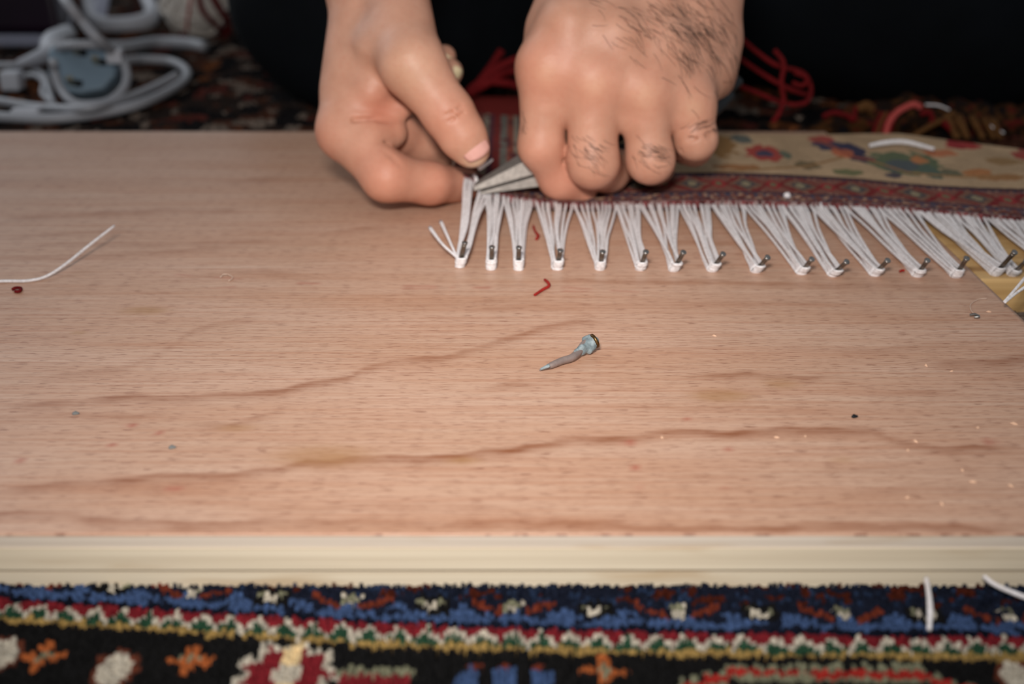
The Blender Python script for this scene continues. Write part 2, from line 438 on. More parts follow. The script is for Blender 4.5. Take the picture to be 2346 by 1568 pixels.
MOT = []   # flowers in the black field: (px, py, kind)
for px, py, k in ((100, 1505, 'star'), (265, 1535, 'cream'), (435, 1512, 'star'), (655, 1545, 'big'), (1155, 1560, 'blue'), (1382, 1538, 'star'), (0, 1500, 'cream2'),
                  (860, 1560, 'sage'), (2330, 1560, 'cream2')):
    MOT.append((G(px, py, PZ), k))
def front_col(X, Y):
    v = (Y - np.interp(X, YL[:, 0], YL[:, 1])) * 1000.0       # mm behind the yellow line
    x = X * 1000.0
    n = len(X); C = np.tile(cBLK, (n, 1))
    def put(m, c): C[m] = c
    # blue flower band
    m = (v > 9.2)
    put(m, cNAVY)
    p = np.abs((x % 39.0) - 19.5)                               # 0 at the small cream motif, 19.5 at the large one
    nz1 = vnoise(x / 2.2, v / 1.6, 21); nz2 = vnoise(x / 3.1, v / 2.0, 22)
    put(m & (v > 18) & (nz1 > .66), cBLUE * .32); put(m & (v > 19) & (nz2 > .74), cRUST * .4)  # blue and rust dimmed by the board, its shade painted into the knots
    put(m & (v < 12.2 + 3.8 * np.exp(-((p - 7.5) / 3.0) ** 2) + 2.6 * sstep(p, 16, 18.5)), cBLUE)
    put(m & (v < 14) & (nz2 > .74), cNAVY)
    put(m & (p < 4.2) & (v > 12.4) & (v < 19), cBLK)
    put(m & (p < 1.7) & (np.abs(v - 14.6 - p * .6) < 1.4), cCRM); put(m & (np.abs(p - 2.6) < .8) & (np.abs(v - 17.0) < 1.0), cSAGE)
    put(m & (p > 9.5) & (p < 17) & (np.abs(v - 13.4 - (17 - p) * .62) < 1.25), cRUST)
    put(m & (p > 17.6) & (np.abs(v - 16.2) < 2.0) & (nz1 > .3), cSAGE); put(m & (p > 18.2) & (np.abs(v - 15.0) < 1.0), cCRM); put(m & (np.abs(p - 17.6) < .7) & (np.abs(v - 17.8) < .8), cCRM)
    put((v > 7.6) & (v <= 9.2), cNAVY * 0.6)
    # white zigzag guard
    z = (v > 0.9) & (v <= 7.6)
    tri = np.abs(((x / 6.6) % 1.0) - 0.5) * 2.0               # 0..1
    zy = 1.8 + tri * 4.6
    put(z, cRED); put(z & (v < zy), cGRN); put(z & (np.abs(v - zy) < 1.05), cCRM)
    put((v > -1.0) & (v <= 0.9) & ~(z & (np.abs(v - zy) < 1.25)), cYEL)
    # field
    f = v <= -1.0
    put(f, cBLK)
    for P, k in MOT:
        dx = x - P[0] * 1000; dy = (Y - P[1]) * 1000
        rr = np.hypot(dx, dy); an = np.arctan2(dy, dx)
        if k == 'star':
            put(f & (rr < 3.6 + 1.9 * np.cos(4 * an)), cORG); put(f & (rr < 1.6 + 0.7 * np.cos(4 * an)), cSAGE)
        elif k in ('cream', 'cream2'):
            put(f & (np.hypot(dx / 5.2, dy / 6.6) < 1), lin((92, 48, 34))); put(f & (np.hypot(dx / 3.9, dy / 5.4) < 1), cCRM)
        elif k == 'big':
            R = 11 + 1.4 * np.cos(9 * an)
            put(f & (rr < R), cCRM); put(f & (rr < R - 2.0), cRED); put(f & (np.abs(dx) < 2.2) & (rr < R - 1), lin((206, 180, 136))); put(f & (rr < 3.4), cCRM)
        elif k == 'blue':
            put(f & (np.hypot(dx / 12, dy / 5) < 1) & (np.cos(dx * 0.75) > -0.2), cBLUE); put(f & (np.abs(dy - 5.2) < 1) & (np.abs(dx) < 9) & (np.cos(dx * .9) > 0), cRUST)
        elif k == 'sage':
            put(f & (np.abs(dx) < 9) & (dy > 1.5 + np.abs(np.sin(dx))) & (dy < 4), cSAGE); put(f & (np.abs(dx) < 8) & (dy <= 1.6), cRED)
    # stepped cartouche on the right
    xc = G(1870, 1500, PZ)[0] * 1000; ax = np.abs(x - xc)
    oy = -4.4 - np.floor(np.maximum(ax - 17, 0) / 5.0) * 2.6
    r_ = v - oy
    c_ = f & (ax < 34)
    put(c_ & (np.abs(r_) < 1.0) & (np.sin(x * 2.1) > -0.75), cSAGE); put(c_ & (r_ <= -1.0) & (r_ > -3.2), lin((150, 40, 34))); put(c_ & (r_ <= -3.2) & (r_ > -4.9), cSAGE)
    return C
tufts('pile', np.arange(-0.30, 0.42, 0.00105), np.arange(0.180, G(1173, 1224)[1] + 0.002, 0.00125), front_col, 0.0052, -0.0042, (0.0002, -0.0010), 0.18, carpet)

def back_col(X, Y):
    n = len(X); C = np.tile(lin((44, 34, 30)), (n, 1))
    a = vnoise(X * 75, Y * 55, 1); b = vnoise(X * 95, Y * 60, 2); c = vnoise(X * 60, Y * 45, 3); d = vnoise(X * 22, Y * 18, 4)
    C[a > 0.62] = lin((74, 44, 32)); C[(b > 0.72)] = lin((112, 98, 88)); C[(c > 0.72) & (d > 0.45)] = lin((104, 60, 34)); C[(a < 0.36)] = lin((24, 21, 22))
    C[(c < 0.2) & (b < .5)] = lin((84, 40, 34))
    return C
tufts('pile', np.arange(-0.70, 0.02, 0.0032), np.arange(0.655, 1.60, 0.0036), back_col, 0.006, -0.0035, (0.0, -0.001), 0.3, carpet)
tufts('pile', np.arange(0.02, 0.62, 0.006), np.arange(0.655, 1.10, 0.006), back_col, 0.006, -0.0035, (0.0, -0.001), 0.3, carpet)

XB = G(2225, 620)[0]
tufts('pile', np.arange(XB + .002, 0.62, 0.004), np.arange(G(1173, 1224)[1] + .004, 0.655, 0.004), back_col, 0.0055, -0.0042, (0.0, -0.001), 0.3, carpet)
# ------------------------------------------------------------------ plywood board
Y0 = G(1173, 1224)[1]; Y1 = G(300, 301)[1]
XR = G(2225, 620)[0]; XL = -0.46
board = empty('plywood_board', ((XL + XR) / 2, (Y0 + Y1) / 2, 0.0), 'wide reddish plywood sheet lying on the carpet with pale layered edge', 'board')
zs = [0.0, 0.0042, 0.0051, 0.0112, TOP - 0.0006]
for i, (mt, out) in enumerate((('ply_a', 0.0), ('ply_d', -0.0008), ('ply_a', 0.0002), ('ply_b', -0.0001))):
    v, f = box_vf((XL, Y0 - out, zs[i]), (XR + out, Y1, zs[i + 1]))
    mesh_np('ply', v, f, M[mt], board, smooth=False)

# face veneer with figure lines (fine grid so the figure can follow the sheet)
gx = np.arange(XL, XR + 0.0012, 0.0022); gx[-1] = XR
gy = np.concatenate([np.arange(Y0, Y0 + 0.25, 0.0007), np.arange(Y0 + 0.25, Y1, 0.0014)]); gy[-1] = Y1
GX, GY = np.meshgrid(gx, gy, indexing='ij')
fig = np.zeros(GX.shape + (3,))
def wig(x, s): return 0.0009 * np.sin(x * 95 + s) + 0.0006 * np.sin(x * 231 + 2.1 * s) + 0.0004 * np.sin(x * 517 + s * 3.3)
def stroke(pts, wpx, strength, ch=0, soft=0.35, dash=False):
    P = np.array([G(a, b)[:2] for a, b in pts]); s = len(pts) * 1.7 + pts[0][1] * 0.01
    P = P[np.argsort(P[:, 0])]
    yl = np.interp(gx, P[:, 0], P[:, 1]) + (wig(gx, s) if ch == 0 else wig(gx, s) * .2)
    mid = pts[len(pts) // 2]
    mm = abs(G(mid[0], mid[1] - wpx / 2)[1] - G(mid[0], mid[1] + wpx / 2)[1])
    D = GY - yl[:, None]
    up = mm * 0.5; dn = mm * (0.5 + (0.9 if ch == 0 else 0.0))   # sharp far side, soft fade on the near side
    g = np.where(D > 0, np.exp(-(D / up) ** 2), np.exp(-(D / dn) ** 2))
    e = sstep(gx, P[0, 0] - 0.004, P[0, 0] + 0.012) * (1 - sstep(gx, P[-1, 0] - 0.012, P[-1, 0] + 0.004))
    mod = 0.36 + 0.84 * vnoise(gx * 110, gx * 0 + s, int(s * 10))
    if dash: mod = (vnoise(gx * 260, gx * 0 + s, 5) > 0.45) * 1.0
    fig[..., ch] = np.maximum(fig[..., ch], np.clip(g * (e * mod)[:, None] * strength, 0, 1))
def blot(px, py, wx, wy, strength, ch=2):
    P = G(px, py); ry = abs(G(px, py - wy)[1] - G(px, py + wy)[1]) / 2; rx = abs(G(px + wx, py)[0] - G(px - wx, py)[0]) / 2
    d = ((GX - P[0]) / rx) ** 2 + ((GY - P[1]) / ry) ** 2
    fig[..., ch] = np.maximum(fig[..., ch], strength * np.exp(-d ** 1.5) * (0.7 + 0.5 * vnoise(GX * 300, GY * 900, 3)))
for pts, wd, st in (
    (((0, 930), (250, 915), (450, 908), (640, 893), (800, 868), (830, 845), (930, 825), (1000, 818), (1080, 800), (1180, 770), (1240, 752), (1330, 738), (1385, 735)), 9, .62),
    (((0, 1120), (150, 1113), (300, 1098), (400, 1088), (640, 1075), (700, 1060), (900, 1052), (1050, 1040), (1170, 1028), (1290, 1012), (1400, 1008), (1530, 990), (1560, 985), (1700, 988), (1880, 985), (2000, 990), (2050, 1010), (2150, 1022), (2346, 1025)), 10, .7),
    (((430, 978), (530, 975), (600, 950), (665, 930)), 9, .5),
    (((100, 865), (280, 847), (320, 830), (375, 805), (440, 755), (500, 740), (600, 725)), 9, .42),
    (((1090, 895), (1180, 880), (1240, 875), (1275, 872)), 8, .5), (((1080, 700), (1310, 708), (1385, 735)), 7, .3),
    (((1560, 860), (1760, 862), (1940, 862)), 7, .5), (((2000, 905), (2180, 899), (2200, 897)), 10, .4), (((2130, 838), (2260, 825), (2346, 818), (2500, 815)), 12, .55),
    (((1780, 790), (2000, 800), (2200, 790)), 9, .22), (((1650, 775), (1700, 772), (1720, 770)), 8, .25),
    (((0, 500), (200, 490), (400, 480), (560, 482)), 7, .4), (((0, 545), (200, 530), (330, 528)), 6, .3), (((740, 532), (830, 522), (900, 520)), 6, .4), (((-300, 420), (100, 410), (500, 415), (700, 405)), 8, .22),
    (((0, 570), (150, 560), (560, 556), (640, 548)), 5, .3), (((400, 640), (520, 625), (700, 622)), 7, .3), (((-200, 600), (0, 592), (200, 585), (420, 575), (560, 560)), 6, .3),
    (((-200, 705), (0, 700), (40, 680), (70, 672)), 7, .4), (((-100, 1170), (300, 1192), (600, 1200), (850, 1196), (1150, 1197), (1400, 1206), (1800, 1208), (2346, 1203)), 12, .62), (((500, 1160), (900, 1158), (1200, 1165)), 9, .22),
    (((1500, 1090), (1700, 1085), (2000, 1080), (2300, 1075)), 9, .18), (((-100, 960), (200, 952), (400, 945)), 8, .3), (((-100, 780), (60, 770), (200, 764)), 8, .25), (((900, 700), (1150, 690), (1500, 700), (1900, 690)), 6, .2),
    (((1250, 640), (1600, 646), (1900, 652), (2200, 660)), 6, .3), (((1500, 560), (1560, 552), (1700, 556)), 5, .3), (((1400, 930), (1600, 935), (1900, 940)), 6, .22), (((1900, 1130), (2100, 1120), (2346, 1118)), 12, .2)):
    stroke(pts, wd, st)
stroke(((480, 660), (700, 650), (985, 656), (1200, 664), (1360, 668)), 3, .5, 1, dash=True)
stroke(((330, 625), (560, 640), (900, 662), (1260, 656), (1500, 672)), 3, .4, 1, dash=True)
stroke(((1640, 1097), (1690, 1097)), 5, .7, 1); stroke(((1695, 1098), (1740, 1098)), 5, .5, 1)
for b in ((740, 1045, 110, 26, .5), (1060, 1056, 40, 9, .5), (330, 712, 55, 9, .55), (540, 981, 45, 8, .4), (1650, 907, 65, 14, .6), (1790, 880, 40, 12, .4), (180, 763, 18, 4, .5), (1930, 1055, 30, 8, .3)): blot(*b)
for b in ((300, 975, 12, 5, .8), (368, 992, 9, 5, .7), (258, 1020, 8, 5, .6), (46, 1056, 9, 6, .7), (400, 1120, 22, 7, .5), (1443, 1015, 16, 7, .7), (1670, 1030, 10, 5, .6), (1457, 1072, 9, 7, .6), (1457, 1117, 9, 7, .4), (1665, 1118, 10, 4, .4), (2265, 1012, 16, 9, .5), (1575, 960, 6, 4, .6)): blot(*b[:4], b[4], 1)
VV = np.stack([GX, GY, np.full(GX.shape, TOP)], -1).reshape(-1, 3)
nu, nv = GX.shape
ids = np.arange(nu * nv).reshape(nu, nv)
fc = grid_faces(nu, nv)
rimv = np.concatenate([ids[:, 0], ids[-1, 1:], ids[-2::-1, -1], ids[0, -2:0:-1]])
lowv = VV[rimv].copy(); lowv[:, 2] = TOP - 0.0006
nb = len(VV); m = len(rimv); r2 = np.roll(np.arange(m), -1)
side = np.stack([nb + np.arange(m), nb + r2, rimv[r2], rimv], -1)
mesh_np('face_veneer', np.vstack([VV, lowv]), np.vstack([fc, side]), M['board'], board, smooth=False,
        col={'figure': np.vstack([fig.reshape(-1, 3), fig.reshape(-1, 3)[rimv] * 0])})

# ------------------------------------------------------------------ pine batten beside the board
BT = 0.0145
yb0 = G(2300, 640, BT)[1]
v, f = box_vf((XR + 0.0006, yb0, -0.001), (XR + 0.32, yb0 + 0.10, BT))
batten = mesh_np('timber_batten', v, f, M['pine'], smooth=False); bevel(batten, 0.0015, 3)
tag(batten, 'pale knotty pine batten butted against the right edge of the plywood', 'batten')

# ------------------------------------------------------------------ row of nails
NAILS = [((1053, 612), (1065, 556), .0108), ((1125, 617), (1127, 566), .0098), ((1188, 618), (1189, 567), .0098), ((1276, 616), (1284, 574), .0088), ((1374, 617), (1381, 577), .0086), ((1466, 618), (1480, 577), .0090),
         ((1542, 620), (1566, 578), .0092), ((1630, 620), (1657, 582), .0086), ((1730, 622), (1759, 590), .0078), ((1834, 626), (1860, 594), .0078), ((1906, 631), (1940, 600), .0078), ((2002, 630), (2034, 597), .0080),
         ((2100, 632), (2125, 597), .0084), ((2188, 634), (2215, 592), .0094), ((2278, 630), (2325, 578), .0115), ((2318, 630), (2352, 598), .0090), ((2432, 640), (2462, 604), .0085), ((2525, 640), (2556, 604), .0085)]
ORD = ['first', 'second', 'third', 'fourth', 'fifth', 'sixth', 'seventh', 'eighth', 'ninth', 'tenth', 'eleventh', 'twelfth', 'thirteenth', 'fourteenth', 'fifteenth', 'sixteenth']
def lathe(path_a, path_b, prof, sides=12):
    a = np.array(path_a); b = np.array(path_b); d = b - a; L = np.linalg.norm(d); d /= L
    ref = np.array([1.0, 0, 0]); n = np.cross(d, ref); n /= np.linalg.norm(n); bb = np.cross(d, n)
    V = []; 
    for t, r in prof:
        for s in range(sides):
            an = 2 * math.pi * s / sides; V.append(a + d * (t * L) + r * (math.cos(an) * n + math.sin(an) * bb))
    fs = []
    for i in range(len(prof) - 1):
        for s in range(sides):
            p, q = i * sides + s, i * sides + (s + 1) % sides; fs.append([p, q, q + sides, p + sides])
    fs.append(list(range(sides))[::-1]); fs.append(list(range((len(prof) - 1) * sides, len(prof) * sides)))
    return np.array(V), fs
NB = []
for i, (b, h, hz) in enumerate(NAILS):
    zb = TOP if b[0] < 2230 else BT
    B = G(b[0], b[1], zb); Hd = G(h[0], h[1], zb + hz); L = np.linalg.norm(Hd - B); NB.append((B, Hd))
    if i >= 16: continue
    if i == 0: lb = 'leftmost of the upright steel nails, two loose thread tails beside it'
    elif i == 14: lb = 'tall dark steel nail leaning right, driven into the pine batten'
    elif i == 15: lb = 'rightmost steel nail, cut by the photo edge, in the pine batten'
    else: lb = '%s upright steel nail from the left in the row across the board' % ORD[i]
    e = empty('panel_nail', B, lb, 'nail', 'upright nails holding the white warp threads')
    d = (Hd - B) / L
    v, f = lathe(B - d * 0.0005, Hd, [(0, .00088), (.86, .00088), (.93, .00098)])
    mesh_np('shank', v, f, M['steel'], e)
    v, f = lathe(Hd - d * 0.0009, Hd + d * 0.0003, [(0, .00096), (.35, .00112), (.8, .00124), (1, .0010)])
    mesh_np('head', v, f, M['bright'], e)

# ------------------------------------------------------------------ fringed rug stretched behind the nails
EDGE = np.array([G(px, py, TOP + z) for px, py, z in ((1038, 390, .0158), (1060, 397, .0150), (1090, 412, .0125), (1120, 432, .0095), (1170, 447, .0075), (1230, 457, .006), (1320, 463, .005), (1500, 462, .005), (1700, 463, .005), (1900, 466, .005),
                  (2030, 470, .005), (2130, 480, .005), (2230, 490, .005), (2346, 499, .005), (2700, 520, .005))])
def edge(X): return np.interp(X, EDGE[:, 0], EDGE[:, 1]), np.interp(X, EDGE[:, 0], EDGE[:, 2])
rx = np.arange(EDGE[0, 0], 0.42, 0.0009); nv_ = 250
ye, ze = edge(rx)
BK = np.array([G(px, py, TOP + .006)[:2] for px, py in ((1400, 296), (1656, 296), (1895, 305), (2055, 306), (2182, 321), (2346, 337), (2600, 350))])
yb_ = np.interp(rx, BK[:, 0], BK[:, 1])
ylim = 0.757 + (yb_ - 0.757) * sstep(rx, 0.010, 0.04)
yend = 0.757 + (yb_ + 0.014 - 0.757) * sstep(rx, 0.010, 0.04)
T = np.linspace(0, 1, nv_)
RX = np.repeat(rx[:, None], nv_, 1); RY = ye[:, None] + (yend - ye)[:, None] * T[None]
zb = TOP + 0.005
RZ = zb + (ze - zb)[:, None] * np.exp(-((RY - ye[:, None]) / 0.045) ** 2) + 0.0009 * np.sin(RX * 38 + 1) * np.sin(RY * 31) \
     + 0.0022 * np.exp(-((RY - 0.645) / 0.03) ** 2) * (0.5 + 0.5 * np.sin(RX * 30 + 0.3))
over = sstep(RY, ylim[:, None] - .004, ylim[:, None] + .014) * sstep(RX, 0.008, 0.045)
RZ = RZ - over * 0.014
U = (RY - ye[:, None]) * 1000; XM = RX * 1000
C = np.tile(lin((180, 148, 112)), RX.shape + (1,))
nz = vnoise(XM / 9, U / 14, 8)
C = C * (0.85 + 0.3 * nz)[..., None]
def rput(m, c, j=0.25):
    C[m] = lin(c) * (1 + j * (NR.rand(int(m.sum()))[:, None] - 0.5))
def rblob(px, py, wx, wy, c, th=0.55):
    P = G(px, py, zb); sx = abs(G(px + wx, py, zb)[0] - P[0]); sy = abs(G(px, py - wy, zb)[1] - P[1])
    d = np.hypot((RX - P[0]) / sx, (RY - P[1]) / sy) + 0.55 * (vnoise(XM / 3.2, U / 5, int(px)) - .5)
    rput(d < 1, c)
def rline(pts, wmm, c):
    P = np.array([G(a, b, zb)[:2] for a, b in pts])
    for a, b in zip(P[:-1], P[1:]):
        ab = b - a; t = np.clip(((RX - a[0]) * ab[0] + (RY - a[1]) * ab[1]) / (ab @ ab), 0, 1)
        rput(np.hypot(RX - a[0] - t * ab[0], (RY - a[1] - t * ab[1]) * 0.5) * 1000 < wmm, c)
for a in ((1700, 318, 26, 10, (94, 98, 92)), (1755, 352, 46, 18, (168, 60, 52)), (1752, 352, 20, 8, (70, 66, 90)), (1800, 356, 14, 10, (96, 104, 88)), (1690, 385, 60, 6, (160, 106, 62)), (1850, 378, 30, 9, (112, 96, 70)),
          (1900, 335, 34, 10, (60, 60, 84)), (1955, 345, 26, 14, (52, 54, 80)), (1975, 362, 24, 8, (50, 50, 74)), (1930, 352, 24, 10, (186, 98, 62)), (1880, 322, 26, 7, (166, 64, 60)), (1945, 392, 36, 7, (112, 112, 76)),
          (2070, 372, 82, 22, (92, 104, 78)), (2070, 378, 42, 12, (78, 88, 92)), (2045, 398, 22, 6, (76, 72, 80)), (2105, 366, 18, 8, (186, 116, 66)), (2130, 390, 26, 16, (80, 98, 86)), (2150, 352, 40, 7, (188, 110, 70)),
          (2205, 338, 36, 7, (164, 44, 46)), (2190, 336, 18, 10, (150, 34, 42)), (2345, 360, 26, 10, (160, 60, 54)), (2240, 396, 30, 9, (176, 112, 62)), (2300, 372, 40, 8, (152, 116, 74)), (1640, 330, 40, 30, (150, 108, 60)), (2290, 408, 50, 7, (160, 110, 66)), (2180, 395, 22, 8, (104, 100, 78)), (2400, 350, 60, 20, (150, 70, 60)), (2480, 385, 60, 18, (92, 104, 88))): rblob(*a)
rline(((1640, 398), (1720, 392), (1850, 380), (1930, 360)), 0.9, (150, 108, 64)); rline(((1990, 365), (2080, 392), (2200, 404), (2346, 408)), 0.9, (156, 112, 66)); rline(((1860, 318), (1960, 360), (2000, 366)), 1.2, (150, 74, 58))
# guard border
bd = U < 47; rput(bd, (118, 62, 56), .5)
rput(bd & (vnoise(XM / 1.3, U / 2.2, 5) > .62), (88, 70, 84)); rput(bd & (vnoise(XM / 1.4, U / 2.0, 6) > .72), (184, 144, 116))
ring = (U > 16) & (U < 40)
pp = ((XM + 4) % 25.0) - 12.5; dd = np.abs(pp) / 11.0 + np.abs(U - 28) / 17.0
rput(ring, (126, 76, 66), .5)
dd = dd + .22 * (vnoise(XM / 2.2, U / 4, 14) - .5)
rput(ring & (dd < 1.0), (118, 26, 34)); rput(ring & (dd < 0.72), (124, 88, 72), .5); rput(ring & (dd < 0.46), (72, 70, 74)); rput(ring & (np.hypot(pp, (U - 28) / 2) < 2), (148, 134, 104))
pq = np.abs(pp) - 12.5; rput(ring & (np.hypot(pq, (U - 28) / 2) < 3.2), (150, 28, 40)); rput(ring & (np.hypot(pq, (U - 28) / 2) < 1.6), (104, 110, 80))
rput((U > 40) & (U < 47) & ((XM % 3.0) < 1.2), (60, 56, 74)); rput((U > 43) & (U < 48), (64, 44, 54), .5)
rput((U > 12) & (U < 15), (70, 52, 66), .5); rput((U < 12) & ((XM % 4.2) < 1.3) & ((U % 8) < 4), (62, 66, 88)); rput(U < 2.5, (112, 50, 54), .9)
# side border along the left edge
xs_ = XM - EDGE[0, 0] * 1000
sb = (xs_ < 42) & (U > 20)
k = (xs_ / 3.4).astype(int) % 5
for kk, c in enumerate(((120, 26, 28), (108, 104, 96), (134, 60, 48), (136, 124, 108), (86, 40, 56))): rput(sb & (k == kk) & (xs_ > 6), c, .4)
rput(sb & (xs_ <= 6), (150, 20, 22)); rput(sb & (vnoise(XM / 2, U / 6, 9) > .72), (90, 40, 46))
rput(sb & (U > 175), (120, 14, 18), .4)
tone = lin((150, 118, 88)); lum = C.mean(-1, keepdims=True)
C = (C * .82 + .12 * lum + .06 * tone) * 1.1
spk = (U < 6) & (NR.rand(*U.shape) > .55); C[spk] = C[spk] * .55
spk = (U < 3) & (NR.rand(*U.shape) > .7); C[spk] = lin((150, 128, 124))
rug = empty('fringed_rug', (0.1, 0.6, TOP), 'fringed cream and red rug stretched across the board, its white warps looped round nails', 'rug')
V = np.stack([RX, RY, RZ], -1)
n0 = len(rx); flat = V.reshape(-1, 3)
o = mesh_np('pile', flat, grid_faces(n0, nv_), M['rug'], rug, col={'Col': C.reshape(-1, 3)})
sm = o.modifiers.new('thickness', 'SOLIDIFY'); sm.thickness = 0.0038; sm.offset = -1

SPAN = [(1064, 1122), (1116, 1152), (1156, 1220), (1224, 1306), (1312, 1410), (1413, 1466), (1468, 1554), (1556, 1626), (1630, 1702), (1705, 1790), (1790, 1856), (1857, 1940), (1942, 2012), (2015, 2100), (2102, 2190), (2192, 2262), (2264, 2340), (2342, 2430)]
EPX, EPY, _ = proj(EDGE)
def edge_px(px):
    x = np.interp(px, EPX, EDGE[:, 0]); y, z = edge(x); return np.array([x, y, z])
for i, ((B, Hd), (xa, xb)) in enumerate(zip(NB, SPAN)):
    ax = (Hd - B) / np.linalg.norm(Hd - B)
    nl = 5
    pts = np.linspace(xa, xb, 2 * nl) + NR.uniform(-5.0, 5.0, 2 * nl)
    if i == 0: pts = np.array([1066, 1070, 1074, 1079, 1084, 1100, 1105, 1110, 1115, 1121], float)
    Pe = [edge_px(p) + np.array([0, 0.0015, -0.0014]) for p in pts]
    cen = np.mean(Pe, 0); d = cen - B; d[2] = 0; d /= np.linalg.norm(d); n = np.array([d[1], -d[0], 0.0])   # n points right
    order = list(range(nl)); rng.shuffle(order)
    for j in range(nl):
        hj = 0.0005 + j * 0.00092
        a = Pe[order[j] if i else j]; b = Pe[nl + (order[j] if i else j)]
        c0 = B + ax * hj; rr = 0.00150 + rng.uniform(-.0001, .00025)
        q = [c0 - n * rr * math.cos(t) - d * rr * math.sin(t) for t in np.linspace(-0.25, math.pi + 0.25, 9)]
        s1, s2 = q[0], q[-1]
        def strand(p, s, sg):
            out = []
            for t in (0.0, 0.12, 0.35, 0.6, 0.84):
                w = p * (1 - t) + s * t
                pin = -n * sg * 0.0007 * math.sin(math.pi * t) * (1 if t > .3 else 0)
                sag = np.array([0, 0, -0.0007 * math.sin(math.pi * t)])
                out.append(w + pin + sag + np.array([rng.uniform(-.0004, .0004), 0, rng.uniform(-.0003, .0003)]) * (t > 0))
            return out
        path = strand(a, s1, -1) + q + strand(b, s2, 1)[::-1]
        rad = 0.00056 + rng.uniform(-.00006, .0001)
        tube('warp_loop', path, rad, M['white'], rug, sides=7, n=46)
# two cut tails on the first loop
B = NB[0][0]
for end, mid, nm in (((1010, 508), (1030, 552), .0), ((985, 522), (1014, 560), .0)):
    p = [B + np.array([-.0012, -.001, .0022]), G(1046, 590, TOP + .003), G(mid[0], mid[1], TOP + .0055), G(end[0], end[1], TOP + .0062)]
    tube('warp_tail', p, [.00055, .0005, .00052, .0008], M['white'], rug, sides=7, n=18)
# hooked stray end near the pinched corner
tube('warp_tail', [Q(1098, 386, .527), Q(1108, 380, .526), Q(1120, 372, .527), Q(1128, 366, .529)], [.0011, .0009, .0007, .0005], M['white'], rug, n=14)
tube('warp_tail', [edge_px(1086) + np.array([0, .001, .0015]), edge_px(1088) + np.array([0.0006, -.001, .0006]), edge_px(1087) + np.array([0.0008, -.0015, -.002]), edge_px(1085) + np.array([0, -.0012, -.0035])], .0008, M['white'], rug, n=12)
tube('warp_tail', [edge_px(1880), Q(1893, 520, .505), Q(1905, 560, .478), Q(1925, 577, .468), Q(1938, 570, .470)], [.0006, .0007, .0004, .0003, .00025], M['white'], rug, n=20)

# ------------------------------------------------------------------ the person: hands, forearms, dark clothes
person = empty('person', (0.07, 1.0, 0.0), 'person in black clothes kneeling behind the board, hands working at the rug corner with pliers', 'person')
def fieldfor(prims, res, m=0.014):
    P = np.array([p for pr in prims for p in (pr[0], pr[1])]); R = max(max(pr[2], pr[3]) for pr in prims)
    return Field(P.min(0) - R - m, P.max(0) + R + m, res)
def chain(pts): return [(np.array(a[0]), np.array(b[0]), a[1], b[1]) for a, b in zip(pts[:-1], pts[1:])]
def build_hand(palm, fingers, creases, res=0.0009, kp=0.009):
    allp = palm + [s for f in fingers for s in f]
    fd = fieldfor(allp, res)
    P = fd.new()
    for pr in palm: fd.cone(P, *pr[:4], k=pr[4] if len(pr) > 4 else kp)
    for f in fingers:
        a, b, ra, rb = f[0][:4]
        h = a + (b - a) * 0.45; fd.cone(P, a, h, ra, ra + (rb - ra) * .45, k=0.007)
    A = P
    for f in fingers:
        Fg = fd.new()
        for pr in f: fd.cone(Fg, *pr[:4], k=pr[4] if len(pr) > 4 else 0.004)
        A = fd.merge(A, Fg, 0.0012)
    for c in creases: fd.cone(A, c[0], c[1], c[2], c[2], k=c[3] if len(c) > 3 else 0.0012, cut=True)
    return fd.surface(A)
def blush_attr(V, red, pale, dark):
    out = np.zeros((len(V), 3))
    for ch, L in ((0, red), (1, pale), (2, dark)):
        for p, r, s in L:
            out[:, ch] = np.maximum(out[:, ch], s * np.exp(-(((V - p) ** 2).sum(1) / r ** 2)))
    return out
R_ = lambda *a: (Q(a[0], a[1], a[2]), a[3])

# --- hand on the right of the picture: a fist round the pliers, knuckles to the camera
Li = [R_(1252, 152, .524, .0112), R_(1240, 335, .520, .0096), R_(1282, 408, .526, .0090), R_(1330, 436, .532, .0074)]
Lm = [R_(1358, 182, .519, .0112), R_(1358, 372, .514, .0108), R_(1392, 392, .536, .0094), R_(1428, 378, .554, .0080)]
Lr = [R_(1470, 205, .521, .0106), R_(1490, 366, .516, .0099), R_(1498, 378, .543, .0088), R_(1488, 350, .560, .0076)]
Ll = [R_(1578, 232, .528, .0096), R_(1594, 318, .523, .0089), R_(1590, 338, .541, .0078), R_(1568, 345, .556, .0066)]
Lt = [R_(1300, 60, .572, .0130), R_(1262, 230, .575, .0108), R_(1244, 330, .564, .0098), R_(1232, 392, .548, .0080)]
W = Q(1500, -330, .585)
palm = []
for (m, base, r0, rm) in ((Li[0], Q(1415, -250, .566), .0115, .0118), (Lm[0], Q(1475, -260, .562), .0118, .0120), (Lr[0], Q(1545, -258, .563), .0115, .0116), (Ll[0], Q(1610, -245, .568), .0112, .0105)):
    palm.append((m[0], base, m[1], r0)); 
    mid = m[0] * .6 + base * .4
    palm.append((m[0] + np.array([0, .012, -.004]), base + np.array([0, .012, 0]), .0125, .0135))
    palm.append((m[0] + np.array([0, -.0012, .0008]), m[0] + np.array([0, -.0012, .0014]), .0098, .0098, .004))   # knuckle
